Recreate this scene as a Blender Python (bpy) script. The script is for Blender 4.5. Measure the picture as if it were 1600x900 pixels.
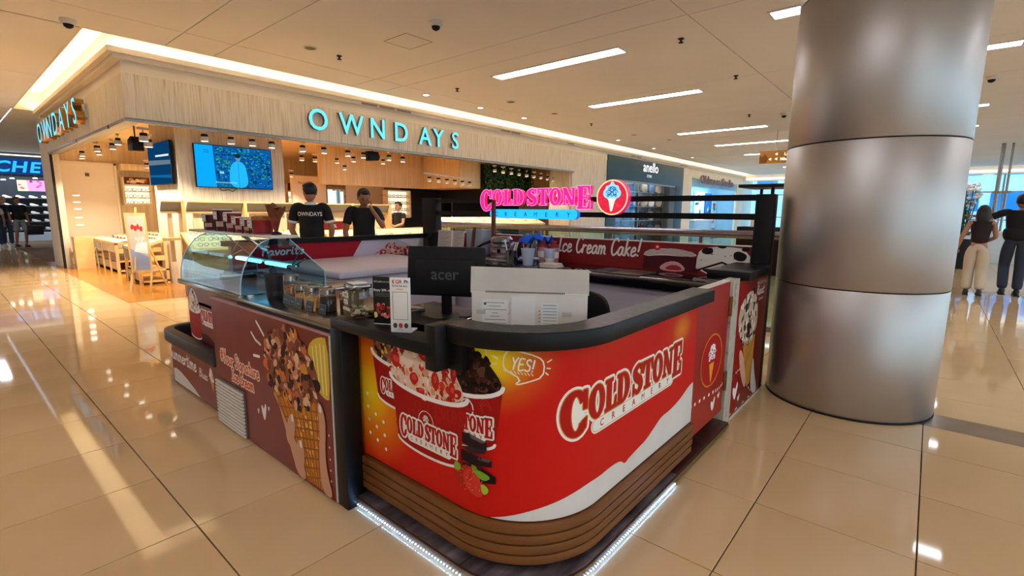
import bpy, bmesh, math, random
from mathutils import Vector, Matrix
from mathutils.geometry import tessellate_polygon
rng = random.Random(7)
PI = math.pi
sc = bpy.context.scene
for _o in list(bpy.data.objects): bpy.data.objects.remove(_o)
COL = sc.collection

# ------------------------------------------------------------------ camera
cam_d = bpy.data.cameras.new('camera'); cam = bpy.data.objects.new('camera', cam_d); COL.objects.link(cam)
cam_d.sensor_width = 36.0; cam_d.lens = 17.232; cam_d.clip_start = 0.05; cam_d.clip_end = 300
YAW, PITCH, ROLL = math.radians(40.3135), math.radians(-8.9289), math.radians(0.4548)
_f = Vector((math.cos(YAW)*math.cos(PITCH), math.sin(YAW)*math.cos(PITCH), math.sin(PITCH)))
_r = Vector((math.sin(YAW), -math.cos(YAW), 0)); _u = _r.cross(_f)
_r2 = math.cos(ROLL)*_r + math.sin(ROLL)*_u; _u2 = -math.sin(ROLL)*_r + math.cos(ROLL)*_u
cam.matrix_world = Matrix(((_r2.x,_u2.x,-_f.x,0),(_r2.y,_u2.y,-_f.y,0),(_r2.z,_u2.z,-_f.z,1.37),(0,0,0,1)))
sc.camera = cam

# ------------------------------------------------------------------ view, world
sc.view_settings.view_transform = 'Standard'; sc.view_settings.look = 'None'
sc.view_settings.exposure = 0.08; sc.view_settings.gamma = 1.0; sc.view_settings.use_curve_mapping = False
w = bpy.data.worlds.new('sky'); sc.world = w; w.use_nodes = True
_bg = w.node_tree.nodes['Background']; _bg.inputs[0].default_value = (0.60, 0.83, 1.0, 1); _bg.inputs[1].default_value = 2.6

# ------------------------------------------------------------------ large lights (lamps of the mall and the shop)
def area(name, loc, sx, sy, power, col, rot=(0,0,0)):
    d = bpy.data.lights.new(name, 'AREA'); d.shape = 'RECTANGLE'; d.size = sx; d.size_y = sy; d.energy = power; d.color = col
    o = bpy.data.objects.new(name, d); COL.objects.link(o); o.location = loc; o.rotation_euler = rot; return o
WARM = (1.0, 0.80, 0.56); NEUT = (1.0, 0.90, 0.76); COOL = (0.62, 0.82, 1.0)
area('bag_shop_lamp', (18,8.75,2.7), 3, .3, 60, (0.9,0.95,1.0))
area('studio_lamp', (25.8,8.85,2.7), 4, .4, 90, (0.6,0.85,1.0))
area('sneaker_shop_lamp', (2.2,27.5,2.9), 5, .8, 160, (0.75,0.88,1.0))

# ------------------------------------------------------------------ colour and material helpers
def lin(c):
    if isinstance(c, str):
        c = c.lstrip('#'); c = tuple(int(c[i:i+2],16) for i in (0,2,4))
    c = [x/255.0 for x in c[:3]]
    return tuple(x/12.92 if x <= 0.04045 else ((x+0.055)/1.055)**2.4 for x in c)
MATS = {}
def mat(name, col='808080', rough=0.5, metal=0.0, emit=None, es=0.0, noise=None, col2=None, bump=None, trans=0.0, ior=1.45, alpha=1.0, coat=0.0, spec=0.5, stretch=(1,1,1), ramp=None):
    """noise=(scale, detail): mixes col and col2 by a noise texture in object space; bump=(scale, strength)"""
    if name in MATS: return MATS[name]
    m = bpy.data.materials.new(name); m.use_nodes = True; nt = m.node_tree; N = nt.nodes; L = nt.links
    b = N['Principled BSDF']; c = lin(col) + (1,)
    b.inputs['Base Color'].default_value = c; b.inputs['Roughness'].default_value = rough; b.inputs['Metallic'].default_value = metal
    b.inputs['IOR'].default_value = ior; b.inputs['Transmission Weight'].default_value = trans; b.inputs['Alpha'].default_value = alpha
    b.inputs['Coat Weight'].default_value = coat; b.inputs['Specular IOR Level'].default_value = spec
    if coat: b.inputs['Coat Roughness'].default_value = 0.03
    if emit is not None:
        b.inputs['Emission Color'].default_value = lin(emit) + (1,); b.inputs['Emission Strength'].default_value = es
    if noise or bump:
        tc = N.new('ShaderNodeTexCoord'); mp = N.new('ShaderNodeMapping'); L.new(tc.outputs['Object'], mp.inputs['Vector']); mp.inputs['Scale'].default_value = stretch
    if noise:
        nz = N.new('ShaderNodeTexNoise'); nz.inputs['Scale'].default_value = noise[0]; nz.inputs['Detail'].default_value = noise[1]
        L.new(mp.outputs[0], nz.inputs['Vector'])
        r = N.new('ShaderNodeValToRGB'); L.new(nz.outputs['Fac'], r.inputs['Fac'])
        if ramp:
            while len(r.color_ramp.elements) < len(ramp): r.color_ramp.elements.new(0.5)
            for e, (p, cc) in zip(r.color_ramp.elements, ramp): e.position = p; e.color = lin(cc) + (1,)
        else:
            r.color_ramp.elements[0].position = 0.35; r.color_ramp.elements[1].position = 0.65
            r.color_ramp.elements[0].color = c; r.color_ramp.elements[1].color = lin(col2 or col) + (1,)
        L.new(r.outputs['Color'], b.inputs['Base Color'])
    if bump:
        nb = N.new('ShaderNodeTexNoise'); nb.inputs['Scale'].default_value = bump[0]; nb.inputs['Detail'].default_value = 3; L.new(mp.outputs[0], nb.inputs['Vector'])
        bp = N.new('ShaderNodeBump'); bp.inputs['Strength'].default_value = bump[1]; bp.inputs['Distance'].default_value = 0.01
        L.new(nb.outputs['Fac'], bp.inputs['Height']); L.new(bp.outputs[0], b.inputs['Normal'])
    MATS[name] = m; return m
def emis(name, col, s):
    if name in MATS: return MATS[name]
    m = bpy.data.materials.new(name); m.use_nodes = True; nt = m.node_tree; nt.nodes.clear()
    e = nt.nodes.new('ShaderNodeEmission'); o = nt.nodes.new('ShaderNodeOutputMaterial')
    e.inputs[0].default_value = lin(col) + (1,); e.inputs[1].default_value = s; nt.links.new(e.outputs[0], o.inputs[0]); MATS[name] = m; return m
def glassmat(name, tint='ffffff', rough=0.0, mixf=0.12, gloss=1.0):
    """thin pane: mostly transparent with a mirror-like sheen that grows towards grazing angles"""
    if name in MATS: return MATS[name]
    m = bpy.data.materials.new(name); m.use_nodes = True; nt = m.node_tree; N = nt.nodes; L = nt.links; N.clear()
    t = N.new('ShaderNodeBsdfTransparent'); t.inputs[0].default_value = lin(tint) + (1,)
    g = N.new('ShaderNodeBsdfGlossy'); g.inputs['Roughness'].default_value = rough; g.inputs[0].default_value = (gloss,gloss,gloss,1)
    lw = N.new('ShaderNodeLayerWeight'); lw.inputs[0].default_value = 0.5; pw = N.new('ShaderNodeMath'); pw.operation = 'POWER'; pw.inputs[1].default_value = 4.0; L.new(lw.outputs['Facing'], pw.inputs[0])
    mr = N.new('ShaderNodeMapRange'); mr.inputs[3].default_value = mixf*0.3; mr.inputs[4].default_value = 0.6; L.new(pw.outputs[0], mr.inputs[0])
    mx = N.new('ShaderNodeMixShader'); o = N.new('ShaderNodeOutputMaterial')
    L.new(mr.outputs[0], mx.inputs[0]); L.new(t.outputs[0], mx.inputs[1]); L.new(g.outputs[0], mx.inputs[2]); L.new(mx.outputs[0], o.inputs[0]); MATS[name] = m; return m
def P(hexc, rough=0.38):                 # plain printed / painted colour
    return mat('print_'+hexc+('' if rough == 0.38 else '_%d' % int(rough*100)), hexc, rough+.1, spec=0.2)

# ------------------------------------------------------------------ mesh builder
def mw(o):
    m = o.matrix_basis.copy()
    while o.parent: o = o.parent; m = o.matrix_basis @ m
    return m
class MB:
    def __init__(s, m=None): s.v=[]; s.f=[]; s.mi=[]; s.mats=[]; s.cur=m; s.T=None
    def use(s, m): s.cur = m; return s
    def _mi(s):
        if s.cur not in s.mats: s.mats.append(s.cur)
        return s.mats.index(s.cur)
    def add(s, vs, fs):
        n = len(s.v); k = s._mi()
        s.v += [tuple(s.T @ Vector(v)) if s.T is not None else tuple(v) for v in vs]
        s.f += [tuple(i+n for i in f) for f in fs]; s.mi += [k]*len(fs); return s
    def box(s, x0,y0,z0,x1,y1,z1):
        return s.add([(x0,y0,z0),(x1,y0,z0),(x1,y1,z0),(x0,y1,z0),(x0,y0,z1),(x1,y0,z1),(x1,y1,z1),(x0,y1,z1)],
            [(0,3,2,1),(4,5,6,7),(0,1,5,4),(1,2,6,5),(2,3,7,6),(3,0,4,7)])
    def bar(s, a, b, w, h, up=(0,0,1)):   # box of section w x h from a to b
        a=Vector(a); b=Vector(b); d=(b-a).normalized(); u=Vector(up)
        if abs(d.dot(u))>0.98: u=Vector((1,0,0))
        r=d.cross(u).normalized(); u=r.cross(d).normalized()
        vs=[]
        for p in (a,b):
            for i,j in ((-1,-1),(1,-1),(1,1),(-1,1)): vs.append(p+r*(i*w/2)+u*(j*h/2))
        return s.add(vs,[(0,1,2,3),(7,6,5,4),(0,4,5,1),(1,5,6,2),(2,6,7,3),(3,7,4,0)])
    def cyl(s, a, b, r0, r1=None, n=16, cap=True):
        if r1 is None: r1=r0
        a=Vector(a); b=Vector(b); d=(b-a).normalized(); u=Vector((0,0,1)) if abs(d.z)<0.9 else Vector((1,0,0))
        r=d.cross(u).normalized(); u=r.cross(d)
        vs=[p+(r*math.cos(2*PI*i/n)+u*math.sin(2*PI*i/n))*q for p,q in ((a,r0),(b,r1)) for i in range(n)]
        fs=[(i,(i+1)%n,n+(i+1)%n,n+i) for i in range(n)]
        if cap: fs+=[tuple(range(n-1,-1,-1)),tuple(range(n,2*n))]
        return s.add(vs,fs)
    def tube(s, pts, r, n=8, cap=True):
        pts=[Vector(p) for p in pts]; vs=[]; pr=None
        rr = r if isinstance(r,(list,tuple)) else [r]*len(pts)
        for i,p in enumerate(pts):
            d=(pts[min(i+1,len(pts)-1)]-pts[max(i-1,0)]).normalized()
            if pr is None:
                u=Vector((0,0,1)) if abs(d.z)<0.9 else Vector((1,0,0)); pr=d.cross(u).normalized()
            pr=(pr-d*pr.dot(d)).normalized(); u=d.cross(pr)
            vs+=[p+(pr*math.cos(2*PI*k/n)+u*math.sin(2*PI*k/n))*rr[i] for k in range(n)]
        fs=[(i*n+k,i*n+(k+1)%n,(i+1)*n+(k+1)%n,(i+1)*n+k) for i in range(len(pts)-1) for k in range(n)]
        if cap: fs+=[tuple(range(n-1,-1,-1)),tuple((len(pts)-1)*n+k for k in range(n))]
        return s.add(vs,fs)
    def lathe(s, prof, c=(0,0,0), n=24, a0=0, a1=2*PI):
        full=abs(a1-a0-2*PI)<1e-6; k=n if full else n+1; vs=[]; fs=[]
        for r,z in prof:
            for i in range(k):
                a=a0+(a1-a0)*i/n; vs.append((c[0]+r*math.cos(a),c[1]+r*math.sin(a),c[2]+z))
        for j in range(len(prof)-1):
            for i in range(n):
                i2=(i+1)%k; fs.append((j*k+i,j*k+i2,(j+1)*k+i2,(j+1)*k+i))
        return s.add(vs,fs)
    def ell(s, c, r, n=14, m=8):
        if not isinstance(r,(tuple,list)): r=(r,r,r)
        vs=[(c[0],c[1],c[2]-r[2])]; fs=[]
        for j in range(1,m):
            t=-PI/2+PI*j/m
            for i in range(n): vs.append((c[0]+r[0]*math.cos(t)*math.cos(2*PI*i/n),c[1]+r[1]*math.cos(t)*math.sin(2*PI*i/n),c[2]+r[2]*math.sin(t)))
        vs.append((c[0],c[1],c[2]+r[2])); e=len(vs)-1
        for i in range(n):
            fs.append((0,1+(i+1)%n,1+i)); fs.append((e,e-n+i,e-n+(i+1)%n))
        for j in range(m-2):
            for i in range(n): a=1+j*n; fs.append((a+i,a+(i+1)%n,a+n+(i+1)%n,a+n+i))
        return s.add(vs,fs)
    def prism(s, pts, f, t0, t1):         # f(u,v,t)->xyz ; pts a simple polygon in (u,v)
        n=len(pts); vs=[f(u,v,t0) for u,v in pts]+[f(u,v,t1) for u,v in pts]
        tr=tessellate_polygon([[Vector((u,v,0)) for u,v in pts]])
        fs=[tuple(t) for t in tr]+[tuple(n+i for i in reversed(t)) for t in tr]+[(i,(i+1)%n,n+(i+1)%n,n+i) for i in range(n)]
        return s.add(vs,fs)
    def quad(s, a,b,c,d): return s.add([a,b,c,d],[(0,1,2,3)])
    def build(s, name, parent=None, smooth=None, bevel=0, world=False, seg=2):
        me=bpy.data.meshes.new(name); vs=s.v
        if world and parent is not None:
            inv=mw(parent).inverted(); vs=[tuple(inv@Vector(v)) for v in vs]
        me.from_pydata(vs,[],s.f)
        for m in s.mats: me.materials.append(m)
        me.polygons.foreach_set('material_index', s.mi)
        bm=bmesh.new(); bm.from_mesh(me)
        bmesh.ops.recalc_face_normals(bm, faces=bm.faces)
        if bevel:
            ed=[e for e in bm.edges if len(e.link_faces)==2 and e.calc_face_angle(0)>0.6]
            bmesh.ops.bevel(bm, geom=ed, offset=bevel, segments=seg, affect='EDGES', profile=0.5, clamp_overlap=True)
            smooth = smooth if smooth is not None else 40
        bm.to_mesh(me); bm.free()
        if smooth is not None:
            me.polygons.foreach_set('use_smooth',[True]*len(me.polygons)); me.set_sharp_from_angle(angle=math.radians(smooth))
        me.update(); o=bpy.data.objects.new(name, me); COL.objects.link(o)
        if parent is not None: o.parent=parent
        return o
def tag(o, label=None, cat=None, group=None, kind=None):
    if label: o['label']=label
    if cat: o['category']=cat
    if group: o['group']=group
    if kind: o['kind']=kind
    return o
def thing(name, label, cat, loc=(0,0,0), rz=0.0, group=None):
    o=bpy.data.objects.new(name, None); COL.objects.link(o); o.empty_display_size=0.05
    o.location=loc; o.rotation_euler=(0,0,rz); return tag(o,label,cat,group)
def dup(o, loc=None, rz=None, label=None, group=None, parent=None, scale=None):
    c=o.copy(); COL.objects.link(c)
    if parent is not None: c.parent=parent
    if loc is not None: c.location=loc
    if rz is not None: c.rotation_euler=(0,0,rz)
    if scale is not None: c.scale=scale
    if label: c['label']=label
    if group: c['group']=group
    for ch in o.children: dup(ch, parent=c)
    return c
def bx(name, m, dims, parent=None, bevel=0, world=True):
    return MB(m).box(*dims).build(name, parent, bevel=bevel, world=world)

# ------------------------------------------------------------------ flat print: layered vector artwork laid on a surface
def chaikin(p, n=2, closed=True):
    for _ in range(n):
        q=[]; L=len(p)
        for i in range(L if closed else L-1):
            a=p[i]; b=p[(i+1)%L]
            q+=[(a[0]*.75+b[0]*.25,a[1]*.75+b[1]*.25),(a[0]*.25+b[0]*.75,a[1]*.25+b[1]*.75)]
        if not closed: q=[p[0]]+q+[p[-1]]
        p=q
    return p
def catmull(p, k=5):
    if len(p)<3: return p
    out=[]
    for i in range(len(p)-1):
        p0=p[max(i-1,0)]; p1=p[i]; p2=p[i+1]; p3=p[min(i+2,len(p)-1)]
        for j in range(k):
            t=j/k; t2=t*t; t3=t2*t
            out.append(tuple(.5*((2*p1[d])+(-p0[d]+p2[d])*t+(2*p0[d]-5*p1[d]+4*p2[d]-p3[d])*t2+(-p0[d]+3*p1[d]-3*p2[d]+p3[d])*t3) for d in range(len(p1))))
    return out+[p[-1]]
def clipx(poly, x, keep_less):
    out=[]; n=len(poly)
    for i in range(n):
        a=poly[i]; b=poly[(i+1)%n]; ina=(a[0]<=x)==keep_less or a[0]==x; inb=(b[0]<=x)==keep_less or b[0]==x
        if ina: out.append(a)
        if ina!=inb:
            t=(x-a[0])/(b[0]-a[0]); out.append((x,a[1]+(b[1]-a[1])*t))
    return out
class Print:
    def __init__(s, f, cuts=(), base=0.0008, step=0.0008): s.f=f; s.cuts=sorted(cuts); s.b=base; s.st=step; s.mb=MB(); s.n=0
    def tri(s, pts, off):
        s.n+=1; off+=(s.n%61)*2e-6; lo=min(p[0] for p in pts); hi=max(p[0] for p in pts); pieces=[]; rest=list(pts)
        for c in s.cuts:
            if lo<c<hi:
                a=clipx(rest,c,True); rest=clipx(rest,c,False)
                if len(a)>2: pieces.append(a)
                if len(rest)<3: break
        if len(rest)>2: pieces.append(rest)
        for p in pieces: s.mb.add([s.f(u,v,off) for u,v in p],[tuple(range(len(p)))])
    def poly(s, pts, m, layer=0):
        s.mb.use(P(m) if isinstance(m,str) else m); off=s.b+s.st*layer
        if len(pts)<=3: s.tri(pts,off); return s
        for t in tessellate_polygon([[Vector((u,v,0)) for u,v in pts]]): s.tri([pts[i] for i in t],off)
        return s
    def tris(s, vs, fs, m, layer=0):
        s.mb.use(P(m) if isinstance(m,str) else m); off=s.b+s.st*layer
        for f in fs: s.tri([vs[i] for i in f],off)
        return s
    def stroke(s, pts, wd, m, layer=0, closed=False, caps=True):
        s.mb.use(P(m) if isinstance(m,str) else m); off=s.b+s.st*layer; h=wd/2; L=list(pts)+([pts[0]] if closed else [])
        for a,b in zip(L,L[1:]):
            dx,dy=b[0]-a[0],b[1]-a[1]; l=math.hypot(dx,dy)
            if l<1e-7: continue
            nx,ny=-dy/l*h,dx/l*h; s.tri([(a[0]+nx,a[1]+ny),(a[0]-nx,a[1]-ny),(b[0]-nx,b[1]-ny),(b[0]+nx,b[1]+ny)],off)
        if caps:
            for a in L: s.tri([(a[0]+h*math.cos(k*PI/4),a[1]+h*math.sin(k*PI/4)) for k in range(8)],off)
        return s
    def disc(s, c, rx, ry, m, layer=0, n=20):
        return s.poly([(c[0]+rx*math.cos(2*PI*k/n),c[1]+ry*math.sin(2*PI*k/n)) for k in range(n)], m, layer)
    def blob(s, c, rx, ry, m, layer=0, jag=0.25, n=9, smooth=1, rot=0):
        pts=[]
        for k in range(n):
            a=2*PI*k/n; q=1+rng.uniform(-jag,jag); x,y=rx*q*math.cos(a),ry*q*math.sin(a)
            pts.append((c[0]+x*math.cos(rot)-y*math.sin(rot),c[1]+x*math.sin(rot)+y*math.cos(rot)))
        return s.poly(chaikin(pts,smooth) if smooth else pts, m, layer)
    def glyphs(s, polys, m, layer=0, outline=0):
        for p in polys:
            s.poly(p,m,layer)
            if outline: s.stroke(p,outline*2,m,layer,closed=True)
        return s
    def text(s, body, u, v, size, m, layer=0, align='CENTER', sx=1.0, shear=0.0, bold=0.0):
        vs,fs=text2d(body,align,bold); s.tris([(u+(x+shear*y)*size*sx,v+y*size) for x,y in vs],fs,m,layer); return s
    def script(s, body, u, v, size, wd, m, layer=0, sx=1.0, slant=0.15, rise=0.0):
        x=u
        for ch in body:
            st,adv=HAND.get(ch,([],.45))
            for line in st:
                pts=catmull(line,4); pts=[(x+(a+slant*b)*size*sx,v+b*size+(x-u)*rise) for a,b in pts]
                s.stroke(pts,wd,m,layer)
            x+=adv*size*sx
        return x
    def build(s, name, parent, world=True): return s.mb.build(name, parent, world=world)
TXT={}
def text2d(body, align='CENTER', bold=0.0):
    k=(body,align,bold)
    if k in TXT: return TXT[k]
    cu=bpy.data.curves.new('t','FONT'); cu.body=body; cu.size=1; cu.align_x=align; cu.align_y='BOTTOM_BASELINE'; cu.offset=bold; cu.resolution_u=3
    o=bpy.data.objects.new('t',cu); COL.objects.link(o); dg=bpy.context.evaluated_depsgraph_get(); dg.update()
    me=o.evaluated_get(dg).to_mesh(); vs=[(v.co.x,v.co.y) for v in me.vertices]; fs=[tuple(p.vertices) for p in me.polygons]
    o.evaluated_get(dg).to_mesh_clear(); bpy.data.objects.remove(o); bpy.data.curves.remove(cu)
    TXT[k]=(vs,fs); return TXT[k]
def text3d(mb, body, f, depth, mface, mside, bold=0.0):
    """raised letter: f(u,v,t)->xyz, front at t=depth"""
    vs,fs=text2d(body,'LEFT',bold); n=len(vs); cnt={}
    for p in fs:
        for i in range(len(p)):
            e=(p[i],p[(i+1)%len(p)]); cnt[tuple(sorted(e))]=cnt.get(tuple(sorted(e)),[])+[e]
    mb.use(mface).add([f(u,v,depth) for u,v in vs],fs)
    mb.use(mside)
    for es in cnt.values():
        if len(es)==1:
            a,b=es[0]; mb.add([f(*vs[a],0),f(*vs[b],0),f(*vs[b],depth),f(*vs[a],depth)],[(0,1,2,3)])
# ------------------------------------------------------------------ hand lettering (pen strokes, x-height 0.5, cap height 1)
HAND={
'a':([[(.42,.42),(.27,.5),(.1,.36),(.08,.12),(.2,0),(.36,.12),(.43,.46)],[(.43,.46),(.42,.12),(.54,.02)]],.56),
'b':([[(.14,1),(.1,.5),(.1,.03)],[(.1,.28),(.28,.5),(.43,.34),(.38,.06),(.2,0),(.1,.08)]],.52),
'c':([[(.42,.4),(.28,.5),(.1,.32),(.12,.06),(.28,0),(.44,.1)]],.48),
'e':([[(.1,.24),(.34,.3),(.36,.45),(.22,.5),(.09,.3),(.12,.05),(.28,0),(.46,.12)]],.48),
'f':([[(.46,.95),(.32,1),(.22,.8),(.2,-.1)],[(.08,.5),(.42,.52)]],.42),
'g':([[(.42,.42),(.27,.5),(.1,.36),(.08,.14),(.2,.04),(.36,.14),(.43,.46)],[(.43,.46),(.42,-.2),(.26,-.38),(.1,-.28)]],.56),
'h':([[(.14,1),(.1,.03)],[(.1,.3),(.28,.5),(.4,.36),(.42,.02)]],.54),
'i':([[(.14,.5),(.12,.12),(.22,.02)],[(.17,.72),(.18,.76)]],.3),
'k':([[(.14,1),(.1,.02)],[(.4,.5),(.12,.26)],[(.16,.28),(.42,.02)]],.5),
'l':([[(.16,1),(.12,.15),(.24,.02)]],.3),
'm':([[(.1,.5),(.08,.02)],[(.09,.3),(.22,.5),(.33,.38),(.32,.02)],[(.33,.3),(.47,.5),(.58,.38),(.57,.1),(.66,.02)]],.74),
'n':([[(.1,.5),(.08,.02)],[(.09,.3),(.26,.5),(.4,.38),(.4,.1),(.5,.02)]],.56),
'o':([[(.26,.5),(.1,.34),(.1,.1),(.26,0),(.42,.14),(.4,.4),(.26,.5)]],.52),
'p':([[(.12,.5),(.08,-.36)],[(.1,.3),(.28,.5),(.43,.34),(.38,.06),(.2,0),(.1,.08)]],.52),
'r':([[(.1,.5),(.08,.02)],[(.09,.28),(.22,.47),(.38,.46)]],.42),
's':([[(.38,.44),(.24,.5),(.12,.4),(.2,.28),(.34,.2),(.36,.06),(.2,0),(.08,.08)]],.44),
't':([[(.22,.85),(.18,.12),(.28,.01),(.38,.06)],[(.06,.56),(.4,.58)]],.42),
'u':([[(.1,.5),(.09,.14),(.2,0),(.36,.12),(.42,.48)],[(.42,.48),(.41,.1),(.52,.02)]],.56),
'v':([[(.08,.5),(.22,.02),(.42,.5)]],.46),
'w':([[(.06,.5),(.16,.02),(.3,.4),(.42,.02),(.56,.5)]],.62),
'y':([[(.1,.5),(.12,.16),(.24,.08),(.38,.2),(.42,.5)],[(.42,.5),(.4,-.2),(.24,-.38),(.1,-.26)]],.54),
'B':([[(.14,1),(.1,.02)],[(.12,.98),(.4,.95),(.42,.66),(.14,.54)],[(.14,.54),(.48,.44),(.46,.1),(.1,.02)]],.58),
'C':([[(.56,.84),(.42,1),(.16,.78),(.1,.3),(.26,0),(.48,.06),(.6,.22)]],.6),
'E':([[(.5,.96),(.14,.95),(.1,.02),(.5,.04)],[(.12,.5),(.42,.52)]],.56),
'F':([[(.54,.96),(.16,.95),(.1,.0)],[(.14,.52),(.44,.54)]],.5),
'I':([[(.1,.96),(.46,.99)],[(.28,.97),(.24,.03)],[(.06,.02),(.44,.04)]],.5),
'R':([[(.14,1),(.1,.02)],[(.1,.96),(.42,1),(.5,.72),(.14,.5),(.54,.02)]],.6),
'S':([[(.48,.86),(.32,1),(.14,.84),(.22,.58),(.42,.42),(.44,.14),(.26,0),(.06,.12)]],.54),
'Y':([[(.06,.98),(.26,.5)],[(.5,1),(.26,.5),(.2,.0)]],.54),
'!':([[(.2,1),(.15,.3)],[(.13,.05),(.135,.07)]],.3),
'#':([[(.2,.9),(.1,.1)],[(.42,.9),(.32,.1)],[(.04,.62),(.52,.66)],[(.02,.34),(.5,.38)]],.58),
'5':([[(.42,.95),(.14,.93),(.12,.55),(.36,.56),(.44,.3),(.3,.02),(.08,.1)]],.5),
'2':([[(.1,.8),(.26,1),(.42,.8),(.3,.45),(.08,.04),(.46,.05)]],.52),
'%':([[(.46,1),(.08,0)],[(.14,.95),(.06,.8),(.16,.68),(.22,.84),(.14,.95)],[(.42,.3),(.34,.15),(.44,.02),(.5,.18),(.42,.3)]],.6),
' ':([],.34)}
# ------------------------------------------------------------------ heavy slab letters (convex pieces, cap height 1)
def _ring(cx,cy,rx,ry,ix,iy,a0=0,a1=2*PI,n=24):
    out=[]
    for k in range(n):
        a=a0+(a1-a0)*k/n; b=a0+(a1-a0)*(k+1)/n
        out.append([(cx+rx*math.cos(a),cy+ry*math.sin(a)),(cx+rx*math.cos(b),cy+ry*math.sin(b)),(cx+ix*math.cos(b),cy+iy*math.sin(b)),(cx+ix*math.cos(a),cy+iy*math.sin(a))])
    return out
def _r(x0,y0,x1,y1): return [(x0,y0),(x1,y0),(x1,y1),(x0,y1)]
def _ribbon(pts,ws):
    out=[]; p=catmull(pts,6); m=len(p); wf=lambda i: ws[0]*(1-i/(m-1))**0+0
    qs=[]
    for i in range(m):
        a=p[max(i-1,0)]; b=p[min(i+1,m-1)]; dx,dy=b[0]-a[0],b[1]-a[1]; l=math.hypot(dx,dy) or 1
        t=i/(m-1)*(len(ws)-1); k=min(int(t),len(ws)-2); h=(ws[k]*(1-(t-k))+ws[k+1]*(t-k))/2
        qs.append(((p[i][0]-dy/l*h,p[i][1]+dx/l*h),(p[i][0]+dy/l*h,p[i][1]-dx/l*h)))
    for a,b in zip(qs,qs[1:]): out.append([a[0],a[1],b[1],b[0]])
    return out
def SLAB(ch):
    if ch=='O': return _ring(.34,.5,.34,.52,.13,.40),.70
    if ch=='C': return _ring(.36,.5,.36,.52,.14,.41,.62,2*PI-.62)+[_r(.56,.58,.66,1.0),[(.50,.80),(.60,.80),(.60,.86),(.50,.9)],[(.52,.30),(.66,.38),(.64,.14),(.5,.10)]],.70
    if ch=='D': return [_r(.06,0,.28,1),_r(0,0,.34,.07),_r(0,.93,.34,1)]+_ring(.3,.5,.40,.5,.16,.42,-PI/2,PI/2,14),.72
    if ch=='L': return [_r(.08,0,.30,1),_r(0,.93,.38,1),_r(0,0,.56,.08),[(.48,0),(.58,0),(.58,.36),(.52,.36),(.46,.08)]],.60
    if ch=='S': return _ribbon([(.52,.84),(.34,.97),(.12,.80),(.22,.58),(.44,.42),(.50,.2),(.30,.03),(.06,.18)],[.08,.12,.22,.27,.27,.22,.12,.08])+[_r(.49,.66,.57,1.0),_r(.02,0,.09,.36)],.60
    if ch=='T': return [_r(.22,0,.44,1),_r(.12,0,.54,.07),_r(0,.91,.66,1),[(0,.62),(.06,.62),(.14,.92),(0,.95)],[(.60,.62),(.66,.62),(.66,.95),(.52,.92)]],.67
    if ch=='N': return [_r(.08,0,.18,1),_r(0,0,.27,.07),[(.0,1),(.24,1),(.66,0),(.46,0)],_r(.54,0,.66,1),_r(.46,.93,.76,1)],.77
    if ch=='E': return [_r(.06,0,.28,1),_r(0,.92,.58,1),_r(0,0,.60,.08),_r(.2,.46,.44,.54),[(.42,.36),(.48,.36),(.48,.64),(.42,.64)],[(.52,.64),(.58,.64),(.58,1),(.46,.94)],[(.54,.36),(.60,.36),(.60,0),(.46,.06)]],.62
def slab_logo(x0, z0, width, height, shear=0.0):
    """the two words as they stand on the sign: a tall first C, raised middle letters, tall last E; returns (letter, polys) in (u, v)"""
    spec=[('C',1.36,-.36),('O',1,0),('L',1,0),('D',1,0),(' ',1,0),('S',1,0),('T',1,0),('O',1,0),('N',1,0),('E',1.30,-.22)]
    tot=0; out=[]
    for ch,h,dy in spec: tot+= .16 if ch==' ' else SLAB(ch)[1]*(.5+.5*h)+.025
    k=width/tot; x=0
    for ch,h,dy in spec:
        if ch==' ': x+=.16; continue
        ps,adv=SLAB(ch); sx=.5+.5*h
        out.append((ch,[[(x0+(x+px*sx)*k+shear*(py*h+dy)*height, z0+(py*h+dy)*height) for px,py in p] for p in ps])); x+=adv*sx+.025
    return out
def plate_outline(u0,u1,v0,v1,n=8):
    r=(v1-v0)/2; c=(v0+v1)/2
    return [(u1-r+r*math.cos(-PI/2+PI*k/n),c+r*math.sin(-PI/2+PI*k/n)) for k in range(n+1)]+[(u0+r+r*math.cos(PI/2+PI*k/n),c+r*math.sin(PI/2+PI*k/n)) for k in range(n+1)]
def draw_logo(pr, u0, v0, width, height, layer=0, edge='f2ede0', fill='b41a12', gold=True, shear=0.0):
    """printed word mark: v0 baseline of the middle letters"""
    L=slab_logo(u0,v0,width,height,shear)
    pu0=u0+width*.15; pu1=u0+width*.90; pv0=v0-height*.46; pv1=v0-height*.06
    pr.poly(plate_outline(pu0-height*.06,pu1+height*.06,pv0-height*.07,pv1+height*.07),edge,layer)
    for ch,ps in L: pr.glyphs(ps,edge,layer+.1,outline=height*.135)
    cp=[p for q in L[0][1] for p in q]; cx0=min(p[0] for p in cp); cx1=max(p[0] for p in cp); cy0=min(p[1] for p in cp); cy1=max(p[1] for p in cp)
    pr.disc(((cx0+cx1)/2,(cy0+cy1)/2),(cx1-cx0)*.42,(cy1-cy0)*.42,edge,layer+.3)
    if gold:
        for ch,ps in L: pr.glyphs(ps,'d9822b',layer+.6,outline=height*.055)
        pr.stroke(plate_outline(pu0,pu1,pv0,pv1),height*.022,'c79a55',layer+.6,closed=True,caps=False)
    for ch,ps in L: pr.glyphs(ps,fill,layer+1.2,outline=height*.022)
    for i,ch in enumerate('CREAMERY'): pr.text(ch,pu0+(i+.75)*(pu1-pu0)/8.5,pv0+height*.09,height*.33,fill,layer+1.2,bold=0 if ch=='M' else .012)
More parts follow.
